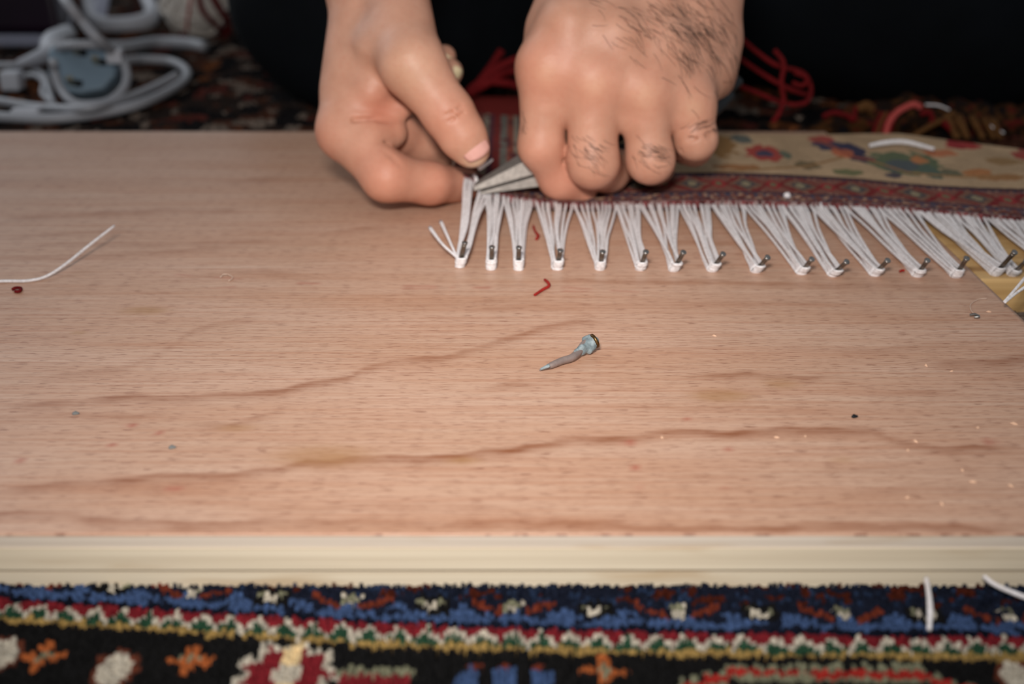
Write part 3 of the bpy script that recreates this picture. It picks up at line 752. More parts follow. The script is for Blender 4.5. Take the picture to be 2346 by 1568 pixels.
for a, b in ((Li, Lm), (Lm, Lr), (Lr, Ll)):      # skin bridging the knuckles
    p, q = a[0][0], b[0][0]; palm.append((p * .5 + q * .5 + np.array([0, .0015, .002]), p * .5 + q * .5 + np.array([0, .003, .020]), .0100, .0100))
    pp_, qq_ = a[0][0] * .68 + a[1][0] * .32, b[0][0] * .68 + b[1][0] * .32; palm.append(((pp_ + qq_) / 2 + np.array([0, .004, 0]), (p + q) / 2 + np.array([0, .002, 0]), .0068, .0095, .006))
palm.append((Q(1628, 160, .548), Q(1640, -120, .570), .0112, .0150))      # little-finger side of the palm
palm.append((Q(1645, 188, .556), Q(1652, 100, .560), .0060, .0080))
palm.append((Q(1300, 60, .572), Q(1430, -230, .575), .0140, .0150))        # thumb base
palm.append((Q(1262, 60, .546), Q(1330, -60, .556), .0085, .0110))          # first web
palm.append((Q(1440, -300, .58), Q(1435, -400, .60), .0190, .0190)); palm.append((Q(1550, -300, .582), Q(1545, -400, .60), .0190, .0190))
LE = np.array([.235, .86, .40]); LW = Q(1492, -390, .600); LM_ = LW + (LE - LW) * .36
palm.append((LW + np.array([-.008, 0, 0]), LM_, .0200, .0300, .02)); palm.append((LW + np.array([.008, 0, 0]), LM_, .0200, .0300, .02))
fingers = [chain(Li), chain(Lm), chain(Lr), chain(Ll), chain(Lt)]
cre = []
def crease(p, q, r=.0009, k=.0016): cre.append((p, q, r, k))
# creases over the bent joints
crease(Q(1255, 388, .5165), Q(1288, 366, .5165)); crease(Q(1562, 322, .5140), Q(1632, 312, .5155), .0005); crease(Q(1562, 343, .5180), Q(1625, 338, .5195), .0005)
LV, LF = build_hand(palm, fingers, cre, kp=.0105)
Lred = [(Li[0][0] + np.array([0, -.010, 0]), .013, .8), (Lm[0][0] + np.array([0, -.010, 0]), .011, .7), (Lr[0][0] + np.array([0, -.010, 0]), .011, .55), (Ll[0][0] + np.array([0, -.010, 0]), .011, .5),
        (Li[2][0], .02, .75), (Li[3][0], .014, .8), (Lm[1][0] + np.array([0, 0, -.011]), .012, .6), (Lr[1][0] + np.array([0, 0, -.01]), .011, .5), (Ll[3][0], .012, .7), (Lm[3][0], .012, .8), (Li[1][0] + np.array([0, -.008, -.003]), .012, .4)]
Lpale = [(p[0] + np.array([0, -.012, .0]), .0060, .40) for p in (Li[0], Lm[0], Lr[0], Ll[0])]
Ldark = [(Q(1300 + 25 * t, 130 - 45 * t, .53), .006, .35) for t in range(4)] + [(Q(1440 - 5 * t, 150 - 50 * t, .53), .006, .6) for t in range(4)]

# --- hand on the left of the picture: thumb over index finger, pinching the rug corner
Rt = [R_(945, 148, .522, .0130), R_(1028, 262, .514, .0106), R_(1060, 312, .512, .0096), R_(1080, 342, .512, .0080)]
Ri = [R_(792, 300, .533, .0112), R_(886, 404, .514, .0106), R_(985, 420, .524, .0090), R_(1062, 424, .541, .0080)]
Rm = [R_(815, 300, .556, .0110), R_(905, 300, .545, .0096), R_(968, 330, .553, .0086), R_(1000, 362, .560, .0078)]
Rr = [R_(830, 275, .577, .0105), R_(935, 240, .590, .0092), R_(1000, 205, .598, .0080), R_(1030, 165, .600, .0066)]
Rl = [R_(845, 245, .592, .0095), R_(930, 190, .606, .0082), R_(990, 150, .608, .0070), R_(1018, 130, .606, .0058)]
palm = [(Ri[0][0], Q(835, 20, .562), .0112, .0130), (Ri[0][0] + np.array([.002, .006, .0]), Q(860, -20, .572), .0125, .0165), (Rm[0][0], Q(855, -30, .578), .0110, .0150), (Rr[0][0], Q(865, -30, .588), .0105, .0140), (Rl[0][0], Q(875, -30, .592), .0100, .0130),
        (Rt[0][0], Q(905, -10, .556), .0128, .0150), (Q(880, 120, .540), Q(860, 190, .540), .0135, .0085), (Q(850, 210, .534), Q(800, 270, .536), .0085, .0090, .005), (Q(838, 244, .534), Q(922, 246, .536), .0062, .0050, .003), (Q(850, 306, .528), Q(896, 303, .532), .0088, .0074, .004),
        (Q(900, 160, .560), Q(850, 240, .565), .0120, .0120),
        (Q(825, 60, .556), Q(800, 200, .546), .0100, .0095),
        (Q(862, -60, .575), Q(865, -170, .60), .0190, .0200), (Q(845, -40, .570), Q(840, -170, .60), .0185, .0200)]
RE = np.array([-.20, .88, .36]); RW = Q(852, -150, .596); RM_ = RW + (RE - RW) * .36
palm.append((RW, RM_, .0205, .0290, .02))
fingers = [chain(Ri), chain(Rm), chain(Rr), chain(Rl), chain(Rt)]
cre = []
crease(Q(858, 318, .5130), Q(935, 388, .5045), .0012, .002)      # under the bend of the index finger
crease(Q(812, 276, .5225), Q(915, 272, .5270), .0011, .002); crease(Q(862, 330, .5185), Q(905, 334, .5210), .0009, .002); crease(Q(840, 246, .5225), Q(900, 232, .527), .0007, .002)
crease(Q(1010, 270, .5020), Q(1058, 245, .5060), .0004, .0014); crease(Q(1018, 283, .5020), Q(1064, 258, .5055), .0004, .0014)
crease(Q(1012, 372, .5100), Q(1016, 402, .5085), .0006, .0016)
RV, RF = build_hand(palm, fingers, cre)
Rred = [(Ri[1][0] + np.array([0, -.008, .004]), .018, .55), (Ri[2][0], .014, .9), (Ri[3][0], .014, 1.0), (Q(870, 255, .53), .011, .9), (Rt[1][0] + np.array([0, -.008, 0]), .013, .45), (Rm[1][0], .012, .6), (Q(760, 320, .53), .012, .6)]
Rpale = [(Rt[3][0] + np.array([.002, -.005, -.005]), .006, .9), (Rm[3][0], .009, .5), (Rt[0][0] + np.array([0, -.012, 0]), .010, .3)]
Rdark = [(Q(850, 100, .54), .02, .15)]

def forearm(a, b, r0, r1):
    P = catmull([a, (a + b) / 2 + np.array([0, 0, .006]), b], 14)
    return tube_vf(P, np.linspace(r0, r1, 14), 20)
fa = forearm(LW + (LE - LW) * .30, LE, .0270, .040)
fb = forearm(RW + (RE - RW) * .30, RE, .0258, .038)
def quadify(vf): 
    v, f = vf; return v, [q for q in f]
verts, faces, off = [], [], 0
for v, f in ((LV, LF.tolist()), (RV, RF.tolist()), fa, fb):
    verts.append(v); faces += [[i + off for i in q] for q in f]; off += len(v)
BV = np.vstack(verts)
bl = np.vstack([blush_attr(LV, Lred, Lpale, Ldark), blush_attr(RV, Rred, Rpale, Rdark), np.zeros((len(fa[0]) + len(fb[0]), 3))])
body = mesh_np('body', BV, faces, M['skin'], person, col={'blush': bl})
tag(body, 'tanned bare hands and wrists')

def nail_plate(name, c, axis, nrm, wd, ln, parent, mat):
    axis = axis / np.linalg.norm(axis); nrm = nrm - axis * (nrm @ axis); nrm /= np.linalg.norm(nrm); s = np.cross(axis, nrm)
    nu_, nv2 = 11, 11; V = []
    for i in range(nu_):
        for j in range(nv2):
            u = -1 + 2 * i / (nu_ - 1); v = -1 + 2 * j / (nv2 - 1)
            uu = u * math.sqrt(1 - 0.30 * v * v * (1.2 if v > 0 else 1)); an = uu * 1.05
            V.append(c + s * (wd * math.sin(an)) + nrm * (wd * (math.cos(an) - 1) * .9 - 0.0009 * v * v) + axis * (ln * v * (1 - .18 * u * u)))
    o = mesh_np(name, np.array(V), grid_faces(nu_, nv2), mat, parent)
    m = o.modifiers.new('thickness', 'SOLIDIFY'); m.thickness = .0005; m.offset = -1
    return o
ta = Rt[3][0] - Rt[1][0]; tn = np.array([.22, -.90, .42]); tn -= (ta / np.linalg.norm(ta)) * (tn @ ta) / np.linalg.norm(ta); tn /= np.linalg.norm(tn)
tag(nail_plate('thumbnail', Rt[3][0] * .75 + Rt[2][0] * .25 + tn * .0093, ta, tn, .0076, .0064, body, M['nail']), 'pink thumbnail with pale rim')
for ch, nr in ((Rr, np.array([.75, -.6, .3])), (Rl, np.array([.75, -.6, .3]))):
    a = ch[3][0] - ch[2][0]; nr = nr - a * (nr @ a) / (a @ a); nr /= np.linalg.norm(nr)
    nail_plate('fingernail', ch[3][0] + nr * ch[3][1] * 1.02, a, nr, .0042, .0046, body, M['nailtip'])
for ch, nr in ((Ll, np.array([0, -.2, -1.0])),):
    a = ch[3][0] - ch[2][0]; nr = nr - a * (nr @ a) / (a @ a); nr /= np.linalg.norm(nr)
    nail_plate('fingernail', ch[3][0] + nr * ch[3][1], a, nr, .0042, .0046, body, M['nail'])

# dark hairs on the back of the fist and on the finger backs
tmp = body.data; tmp.calc_loop_triangles if False else None
nrm = np.zeros(len(tmp.vertices) * 3); tmp.vertices.foreach_get('normal', nrm); nrm = nrm.reshape(-1, 3)[:len(LV)]
HPX, HPY, HZ = proj(LV)
vdir = LV - CAMP; vdir /= np.linalg.norm(vdir, axis=1)[:, None]
if (nrm * vdir).sum(1).mean() > 0 and False: nrm = -nrm
front = np.where(((nrm * vdir).sum(1) < -0.12) & (LV[:, 1] < 0.575))[0]
parts = []
def hairs(nh, region, dirpx, ln, rad, jit=15):
    for _ in range(nh):
        px, py = region()
        c = front[np.argmin((HPX[front] - px) ** 2 + (HPY[front] - py) ** 2)]
        if (HPX[c] - px) ** 2 + (HPY[c] - py) ** 2 > 60: continue
        p = LV[c]; n = nrm[c]
        a = math.radians(dirpx + rng.gauss(0, jit)); sc = HZ[c] / F
        t = RT * math.cos(a) * sc - UP * math.sin(a) * sc; t = t - n * (t @ n); t /= np.linalg.norm(t)
        b = np.cross(n, t); L = ln * rng.uniform(.55, 1.25); cu = rng.uniform(-.35, .45)
        P = [p + t * L * u + b * cu * L * u * u + n * (0.0002 + 0.30 * L * u * (1 - u * .75)) for u in (0, .25, .5, .75, 1)]
        parts.append(tube_vf(P, np.linspace(rad, rad * .45, 5), 3))
def tri(cx, cy, sx, sy): return lambda: (rng.gauss(cx, sx), rng.gauss(cy, sy))
hairs(120, tri(1612, 85, 44, 58), 42, .0082, .00010)
hairs(85, tri(1530, 70, 70, 50), 45, .0080, .00009)
hairs(34, tri(1430, 45, 70, 34), 40, .0075, .00008)
hairs(44, tri(1334, 345, 20, 22), 38, .0052, .00009, 11)
hairs(50, tri(1490, 350, 24, 16), 22, .0052, .00010, 11)
hairs(30, tri(1600, 296, 18, 9), -22, .0045, .00009, 10)
hairs(22, tri(1200, 290, 8, 18), 60, .0040, .00009)
if parts:
    hv, hf = join_vf(parts)
    tag(mesh_np('body_hair', hv, hf, M['hair'], body), 'fine dark hairs on the fist', kind='stuff')

# clothes
def cloth(name, prims, res, mat, k=.03):
    fd = fieldfor(prims, res, .03); A = fd.new()
    for pr in prims:
        a, b, ra, rb = pr
        sl_m = max(ra, rb)
        fd.cone(A, a, b, ra, rb, k=k)
    v, f = fd.surface(A)
    v = v + 0.0035 * np.stack([np.sin(v[:, 2] * 60 + v[:, 1] * 25), np.sin(v[:, 0] * 55 + v[:, 2] * 35), np.sin(v[:, 0] * 40 + v[:, 1] * 45)], -1)
    v[:, 2] = np.maximum(v[:, 2], 0.0005)
    return mesh_np(name, v, f, mat, person)
A_ = np.array
_c = Field.cone
tr = [(A_([-.096, .815, .086]), A_([.02, 1.16, .16]), .084, .115), (A_([-.09, .83, .075]), A_([.10, .97, .06]), .074, .060),
      (A_([.28, .825, .09]), A_([.14, 1.16, .16]), .090, .115), (A_([.27, .83, .075]), A_([.06, .96, .06]), .074, .060), (A_([.42, .90, .07]), A_([.28, .84, .075]), .075, .08),
      (A_([.02, 1.16, .15]), A_([.14, 1.16, .15]), .13, .13), (A_([-.02, .95, .06]), A_([.2, .95, .06]), .06, .06), (A_([.0, 1.02, .1]), A_([.16, 1.02, .1]), .09, .09), (A_([.28, .84, .12]), A_([.40, .92, .16]), .09, .09)]
tag(cloth('trousers', tr, .008, M['cloth']), 'black trousers')
sh = [(A_([.0, 1.16, .22]), A_([.02, 1.10, .50]), .13, .13), (A_([.14, 1.16, .22]), A_([.12, 1.10, .50]), .13, .13), (A_([-.10, 1.10, .56]), A_([.24, 1.10, .56]), .085, .085),
      (A_([-.10, 1.10, .56]), A_([-.205, .90, .37]), .062, .05), (A_([.24, 1.10, .56]), A_([.24, .88, .41]), .062, .052),
      (A_([-.205, .90, .37]), A_([-.165, .80, .30]), .05, .046), (A_([.24, .88, .41]), A_([.19, .785, .335]), .052, .046)]
tag(cloth('shirt', sh, .010, M['shirt']), 'black long-sleeved shirt')

# ------------------------------------------------------------------ pliers held in the fist
pt = Q(1090, 432, .5195); pb = Q(1225, 380, .530); pe = Q(1688, 185, .600)
pliers = empty('pliers', (pt + pb) / 2, 'grey steel flat-nosed pliers gripped in the right-hand fist by the rug corner', 'pliers')
def jaw(name, a0, a1, up0, up1, dep0, dep1, mat):
    """tapered bar: a0/a1 front-lower edge ends, up = height vectors, dep = depth vectors"""
    V = [a0, a1, a1 + dep1, a0 + dep0, a0 + up0, a1 + up1, a1 + up1 + dep1, a0 + up0 + dep0]
    f = [[3,2,1,0],[4,5,6,7],[0,1,5,4],[1,2,6,5],[2,3,7,6],[3,0,4,7]]
    o = mesh_np(name, np.array(V), f, mat, pliers, smooth=False); bevel(o, .0005, 2); return o
up = np.array([0, .25, 1.0]); up /= np.linalg.norm(up)
dp = np.array([.25, .9, .38]); dp /= np.linalg.norm(dp)
jaw('jaw', Q(1084, 440, .5190), Q(1236, 398, .5235), up * .0022, up * .0086, dp * .004, dp * .013, M['tool'])
jaw('jaw', Q(1098, 447, .5195), Q(1240, 428, .5240), up * .0010, up * .0050, dp * .004, dp * .013, M['tool'])
v, f = lathe(Q(1255, 372, .540), Q(1255, 352, .552), [(0, .0055), (.15, .0062), (.85, .0062), (1, .0055)], 18); mesh_np('pivot', v, f, M['tool'], pliers)
tube('handle', [Q(1245, 372, .540), Q(1360, 330, .556), Q(1530, 265, .575), Q(1650, 210, .592), pe], [.0050, .0048, .0046, .0044, .0040], M['toolgrip'], pliers, sides=12, n=24, flat=.75)
tube('handle', [Q(1245, 398, .540), Q(1370, 362, .548), Q(1530, 312, .560), Q(1625, 258, .578), Q(1668, 218, .592)], [.0050, .0048, .0046, .0044, .0040], M['toolgrip'], pliers, sides=12, n=24, flat=.75)

# ------------------------------------------------------------------ bent nail in the foreground
bn = empty('bent_nail', G(1300, 812), 'bent old nail with putty-crusted head lying in the middle of the bare board', 'nail')
r = .00118
P = [G(1236, 849, TOP + .0004), G(1262, 838, TOP + .0012), G(1288, 827, TOP + .0015), G(1310, 820, TOP + .0017), G(1326, 806, TOP + .0024), G(1338, 790, TOP + .0034), G(1352, 783, TOP + .0040)]
tube('shank', P, [.00022, .00105, .0012, .00124, .00126, .00128, .0013], M['shank'], bn, sides=14, n=40)
# ground flat at the point
a0, a1 = G(1240, 846, TOP + .0009), G(1256, 839, TOP + .0020)
hd = G(1356, 785, TOP + .0036); ax_ = G(1372, 776, TOP + .0050) - G(1338, 795, TOP + .0030); ax_ /= np.linalg.norm(ax_)
v, f = lathe(hd + ax_ * .0004, hd + ax_ * .0016, [(0, .0019), (.25, .0025), (.8, .0025), (1, .0021)], 20); mesh_np('head', v, f, M['rust'], bn)
pr = [(G(1332, 806, TOP + .0020), G(1346, 792, TOP + .0030), .0013, .0018), (G(1344, 800, TOP + .0020), G(1350, 806, TOP + .0014), .0013, .0008), (G(1346, 786, TOP + .0034), hd + ax_ * .0004, .0017, .0020),
      (G(1340, 778, TOP + .0040), G(1352, 774, TOP + .0046), .0010, .0011), (G(1358, 796, TOP + .0026), G(1352, 800, TOP + .0022), .0011, .0010), (G(1318, 806, TOP + .0030), G(1334, 796, TOP + .0034), .0006, .0010)]
fd = fieldfor(pr, .00022, .004); A = fd.new()
for q in pr: fd.cone(A, *q, k=.0009)
v, f = fd.surface(A)
v = v + (NR.rand(len(v), 3) - .5) * .00008
mesh_np('putty_crust', v, f, M['putty'], bn)
pr2 = [(a0, a1, .0004, .0006)]; fd = fieldfor(pr2, .00015, .002); A = fd.new(); fd.cone(A, *pr2[0]); v, f = fd.surface(A); mesh_np('ground_point', v, f, M['putty'], bn)

# ------------------------------------------------------------------ loose threads and scraps
def loose(name, pts, r, mat, label, cat, n=None, group=None, sides=7):
    o = tube(name, pts, r, mat, None, sides=sides, n=n or max(12, len(pts) * 6)); return tag(o, label, cat, group)
e = .0006
loose('cotton_thread', [G(-60, 655, TOP + e), G(0, 645, TOP + e), G(60, 644, TOP + e), G(105, 634, TOP + .001), G(150, 606, TOP + .003), G(205, 562, TOP + .006), G(262, 518, TOP + .009)], [.0006, .0006, .0006, .00055, .0006, .0006, .0005], M['white'], 'white cotton thread curling up off the board at its left side', 'thread', 60)
loose('wool_snip', [G(1225, 676, TOP + e), G(1243, 664, TOP + e), G(1257, 656, TOP + e), G(1256, 648, TOP + .0008), G(1248, 641, TOP + e)], [.0005, .0006, .0006, .0006, .0005], M['red'], 'short hooked snip of red wool lying in front of the nails', 'wool snip')
loose('wool_snip', [G(1222, 518, TOP + e), G(1226, 530, TOP + e), G(1233, 540, TOP + e), G(1229, 548, TOP + e)], [.0005, .0005, .0007, .0006], M['red'], 'crumpled red wool snip lying behind the third and fourth nails', 'wool snip')
loose('wool_snip', [G(28, 664, TOP + e), G(36, 660, TOP + .0012), G(48, 661, TOP + e), G(44, 668, TOP + e), G(34, 668, TOP + e)], .0006, M['dred'], 'tiny dark red wool knot beside the white thread at left', 'wool snip')
loose('wool_snip', [G(2062, 622, TOP + e), G(2066, 620, TOP + e), G(2072, 620, TOP + e)], .0005, M['red'], 'tiny red wool speck between the twelfth and thirteenth nails', 'wool snip')
loose('pale_fibre', [G(2262, 684, TOP + .0004), G(2240, 687, TOP + .0003), G(2224, 698, TOP + .0003), G(2225, 712, TOP + .0003), G(2238, 724, TOP + .0003)], .00018, M['clear'], 'thin curved pale fibre near the right board corner', 'fibre', 30, sides=5)
loose('wire_staple', [G(2222, 722, TOP + .0006), G(2234, 721, TOP + .0011), G(2243, 726, TOP + .0008), G(2232, 727, TOP + .0005)], .00045, M['bright'], 'small shiny bent wire bit near the right board corner', 'wire')
loose('pale_fibre', [G(505, 636, TOP + .0004), G(512, 629, TOP + .0008), G(525, 630, TOP + .0006), G(533, 637, TOP + .0004), G(524, 644, TOP + .0004)], .00022, M['clear'], 'tiny curl of pale lint on the board left of the nails', 'fibre', 20, sides=5)
loose('cotton_thread', [G(2300, 692, TOP + .004), G(2322, 668, TOP + .006), G(2346, 640, TOP + .008), G(2380, 600, TOP + .008)], [.0004, .0005, .0006, .0006], M['white'], 'left one of two white thread ends crossing the right photo edge', 'thread', 20)
loose('cotton_thread', [G(2302, 694, TOP + .004), G(2328, 672, TOP + .0056), G(2356, 652, TOP + .007), G(2390, 620, TOP + .008)], [.0004, .0005, .0006, .0006], M['white'], 'right one of two white thread ends crossing the right photo edge', 'thread', 20)
loose('cotton_thread', [G(2122, 1326, .004), G(2128, 1362, .0045), G(2131, 1400, .0045), G(2129, 1444, .0035)], [.0006, .0006, .0007, .0005], M['white'], 'short white thread lying on the carpet straight below the board edge', 'thread', 24)
loose('cotton_thread', [G(2255, 1322, .0045), G(2276, 1338, .0045), G(2310, 1354, .0045), G(2360, 1372, .0045), G(2420, 1380, .004)], .0006, M['white'], 'white thread running off the photo corner on the carpet at right', 'thread', 24)
loose('cotton_thread', [G(1992, 334, zb + .003), G(2030, 327, zb + .004), G(2075, 326, zb + .004), G(2140, 342, zb + .0028)], [.0010, .0013, .0013, .0010], M['white'], 'thick white thread lying on the cream field of the rug', 'thread', 24)
fd = Field(G(1803, 449, zb + .0005) - .004, G(1803, 449, zb + .0005) + .004, .0003); A = fd.new(); c = G(1803, 449, zb + .0008); fd.cone(A, c, c + .0003, .0014, .0012); fd.cone(A, c + A_([.0008, 0, -.0003]), c + A_([-.0006, .0003, .0005]), .0008, .0008, k=.0006)
v, f = fd.surface(A); tag(mesh_np('lint_ball', v, f, M['white']), 'little white ball of lint on the red rug border', 'lint')
# pale wood chips scattered on the board
CHIP = ['pale wood chip lying alone between the bent nail and the upright nails', 'larger of two pale wood chips side by side below the thirteenth nail', 'smaller of two pale wood chips side by side below the thirteenth nail',
        'pale wood chip at the right photo edge, upper of the two there', 'pale wood chip just left of the upper one at the right photo edge', 'upper of two pale wood chips where the long grain line bends at right', 'lower of two pale wood chips where the long grain line bends at right',
        'upper of a close pair of pale wood chips near the right front', 'lower of a close pair of pale wood chips near the right front', 'left one of the two pale wood chips nearest the front edge', 'right one of the two pale wood chips nearest the front edge', 'pale wood chip at the right photo edge, lower of the two there',
        'leftmost of three pale wood chips along the long grain line', 'middle of three pale wood chips along the long grain line', 'rightmost of three pale wood chips along the long grain line', 'pale wood chip beside the shiny wire bit at the right board corner']
for i, (px, py, s) in enumerate(((1637, 770, 1.0), (2122, 838, 1.3), (2180, 851, .9), (2324, 972, 1.3), (2240, 980, 1.1), (2098, 1012, 1.2), (2080, 1032, 1.1), (2205, 1078, 1.0), (2230, 1105, 1.2), (2079, 1140, 1.1), (2158, 1155, 1.2), (2316, 1114, 1.1), (1517, 1003, 1.1), (1780, 1003, 1.0), (1845, 1000, .9), (2266, 715, 1.1))):
    p = G(px, py, TOP); a = rng.uniform(0, 3.1); d = A_([math.cos(a), math.sin(a), 0]); n = A_([-d[1], d[0], 0]); s *= .00062
    V = [p + d * s * 1.6, p + n * s * .7, p - d * s * 1.3, p - n * s * .8, p + d * s * .5 + A_([0, 0, s * .7]), p - d * s * .5 + A_([0, 0, s * .55])]
    o = mesh_np('wood_chip', np.array(V), [[0, 1, 4], [1, 5, 4], [1, 2, 5], [2, 3, 5], [3, 4, 5], [3, 0, 4], [3, 2, 1, 0]], M['chip'], smooth=False)
    tag(o, CHIP[i], 'wood chip', 'pale wood chips on the board')
# dark speck and grey crumbs
for px, py, mt, lb in ((1955, 957, 'hole', 'tiny dark brown crumb on the right half of the board'), (391, 1028, 'putty', 'tiny grey crumb of putty near the front left of the board'), (170, 950, 'putty', 'flat grey crumb of putty at the far left of the board')):
    p = G(px, py, TOP); q = p + A_([.0011, .0003, .0])
    fd = Field(p - .0025, p + .0035, .0002); A = fd.new(); fd.cone(A, p + A_([0, 0, .0002]), q + A_([0, 0, .0002]), .0006, .0004); fd.cone(A, p + A_([.0003, .0004, .0002]), p + A_([.0003, .0006, .0004]), .0005, .0004, k=.0004)
    v, f = fd.surface(A); v[:, 2] = np.maximum(v[:, 2], TOP - .0001); tag(mesh_np('crumb', v, f, M['crumb' if mt == 'putty' else mt]), lb, 'crumb')

# ------------------------------------------------------------------ yarn behind the hands
ya = empty('red_yarn_tangle', G(1760, 240, .01), 'tangle of dark red yarn in front of the black trousers right of the fist', 'yarn')
for pts in (((1700, 90, .69), (1735, 120, .69), (1780, 150, .69), (1840, 168, .70), (1858, 205, .70), (1845, 235, .69), (1800, 238, .69), (1740, 215, .685), (1690, 195, .685)),
            ((1775, 115, .695), (1795, 145, .69), (1790, 190, .685), (1795, 230, .685), (1783, 262, .68), (1770, 280, .68)),
            ((1690, 130, .70), (1740, 165, .695), (1800, 200, .69), (1855, 220, .70)), ((1820, 165, .695), (1850, 180, .695), (1838, 196, .695), (1815, 190, .695))):
    tube('strand', [Q(*p) for p in pts], .0014, M['dred'], ya, n=40)
yb = empty('red_yarn_tangle', G(1120, 190, .02), 'loose red yarn lying over the rug between the two hands', 'yarn')
for pts in (((1075, 215, .74), (1110, 195, .75), (1150, 170, .75), (1185, 160, .74), (1210, 150, .74)), ((1090, 200, .75), (1120, 160, .76), (1140, 130, .77), (1150, 115, .77)), ((1060, 225, .74), (1100, 190, .75), (1160, 190, .75), (1200, 200, .74)), ((1110, 180, .755), (1150, 150, .76), (1200, 130, .76))):
    tube('strand', [Q(*p) for p in pts], .0026, M['dred'], yb, n=30)
# crumpled rug end with brown fringe, right of the rug
fold = empty('crumpled_rug_end', G(2130, 290, .0), 'crumpled dark rug end with brown, red and rose yarn ends behind the cream rug', 'rug')
pr = [(Q(1880, 300, .735), Q(1960, 285, .735), .007, .010), (Q(1960, 285, .735), Q(2080, 272, .735), .010, .013), (Q(2080, 272, .735), Q(2200, 280, .735), .013, .012), (Q(2200, 280, .735), Q(2420, 305, .735), .012, .016), (Q(2420, 270, .76), Q(2340, 290, .745), .02, .010)]
fd = fieldfor(pr, .0022, .02); A = fd.new()
for q in pr: fd.cone(A, *q, k=.008)
v, f = fd.surface(A); v += .0012 * np.sin(v[:, [1, 2, 0]] * 400); v[:, 2] = np.maximum(v[:, 2], .0008)
nn = vnoise(v[:, 0] * 260, v[:, 1] * 260 + v[:, 2] * 300, 4); cc = np.tile(lin((36, 24, 18)), (len(v), 1)); cc[nn > .55] = lin((74, 46, 24)); cc[nn > .75] = lin((90, 30, 26)); cc[nn < .2] = lin((20, 22, 28))
mesh_np('fold', v, f, M['rug'], fold, col={'Col': cc})
def ys(pts, mt, r=.0016): tube('yarn_end', [Q(*p) for p in pts], r, M[mt], fold, n=26)
ys(((1885, 268, .722), (1910, 258, .72), (1940, 265, .72), (1955, 275, .72), (1960, 250, .722), (1975, 240, .722)), 'dred')
ys(((2028, 312, .712), (2035, 285, .714), (2055, 258, .716), (2090, 240, .718), (2110, 246, .718)), 'rose', .0020)
ys(((2108, 262, .712), (2130, 258, .711), (2135, 280, .711), (2120, 296, .712)), 'dred'); ys(((2160, 280, .708), (2178, 296, .707), (2185, 305, .707)), 'dred', .002)
ys(((2085, 318, .706), (2120, 295, .708), (2160, 275, .712), (2185, 258, .716)), 'ochre', .0018)
ys(((1965, 250, .722), (1985, 242, .722), (1998, 252, .722)), 'ochre', .003)
for k in range(9):
    x = 2165 + k * 14 + rng.uniform(-9, 9)
    ys(((x, 262 + k * 1.5, .716), (x + 8, 285, .708), (x + 22 + rng.uniform(-8, 8), 318, .703)), 'ochre', .0017)
for k in range(5):
    x = 2010 + k * 9; ys(((x - 10, 310, .712), (x, 280, .715), (x + 12, 258, .718)), 'ochre' if k % 2 else 'dred', .0012)
ys(((2120, 240, .722), (2150, 242, .722), (2175, 252, .722)), 'white', .0006); ys(((2262, 284, .708), (2275, 292, .706), (2300, 305, .704)), 'white', .0006)

# ------------------------------------------------------------------ things on the carpet, back left
cab = empty('white_cable_coil', G(200, 230, 0.003), 'coiled off-white power cable lying on the carpet around the grey plug', 'cable')
def cabp(pts, r=.0032): return [G(px, py, z) for px, py, z in pts]
zc = .006
tube('cable', cabp([(-120, 255, zc), (0, 268, zc), (120, 272, zc), (230, 260, zc), (330, 235, .008), (410, 195, .008), (428, 165, .008), (395, 142, .008), (330, 136, .01), (280, 140, .012)]), .0034, M['cable'], cab, n=90)
tube('cable', cabp([(-120, 215, zc), (0, 232, zc), (90, 246, zc), (200, 248, .012), (290, 225, .010), (360, 196, .010), (405, 172, .013)]), .0030, M['cable'], cab, n=70)
tube('cable', [G(*p) for p in ((40, 150, .010), (75, 140, .016), (110, 120, .030), (160, 104, .042), (225, 104, .042), (270, 126, .034), (290, 165, .024), (284, 202, .016), (255, 230, .011), (215, 240, .009), (170, 236, .010), (140, 205, .016), (125, 165, .026), (122, 140, .034))], .0030, M['cable'], cab, n=110)
tube('cable', [G(*p) for p in ((-60, 148, .008), (0, 150, .008), (60, 152, .010), (100, 172, .012), (112, 205, .010), (122, 238, .008))], .0024, M['cable'], cab, n=50)
tube('cable', [G(*p) for p in ((40, 180, .008), (75, 172, .010), (100, 188, .010), (98, 215, .008), (130, 246, .006))], .0020, M['cable'], cab, n=30)
def band(px, py, wd, ht, Y, parent, mat, nm):
    c = G(px, py, Y); v, f = box_vf(c - A_([wd, ht, ht]), c + A_([wd, ht, ht])); o = mesh_np(nm, v, f, mat, parent, smooth=False); bevel(o, .0015, 3); return o
band(62, 264, .0086, .0046, .0065, cab, M['whitepl'], 'connector'); band(28, 184, .0066, .0066, .010, cab, M['whitepl'], 'connector'); band(264, 128, .0052, .0048, .034, cab, M['whitepl'], 'connector')
tube('plug_sleeve', [G(48, 148, .012), G(90, 132, .022), G(140, 110, .036)], [.0042, .0055, .0068], M['whitepl'], cab, n=14, sides=12)
tube('plug_sleeve', [G(112, 124, .022), G(122, 98, .024), G(152, 80, .022)], [.007, .009, .008], M['whitepl'], cab, n=14, sides=12)
tube('cable', [G(*p) for p in ((130, -30, .075), (155, 8, .070), (190, 52, .058), (225, 90, .048), (262, 120, .036))], .0036, M['cable'], cab, n=40)
tube('cable', cabp([(225, 108, .01), (290, 108, .008), (360, 98, .006), (430, 100, .006), (470, 108, .005)]), .0052, M['cable'], cab, n=40)

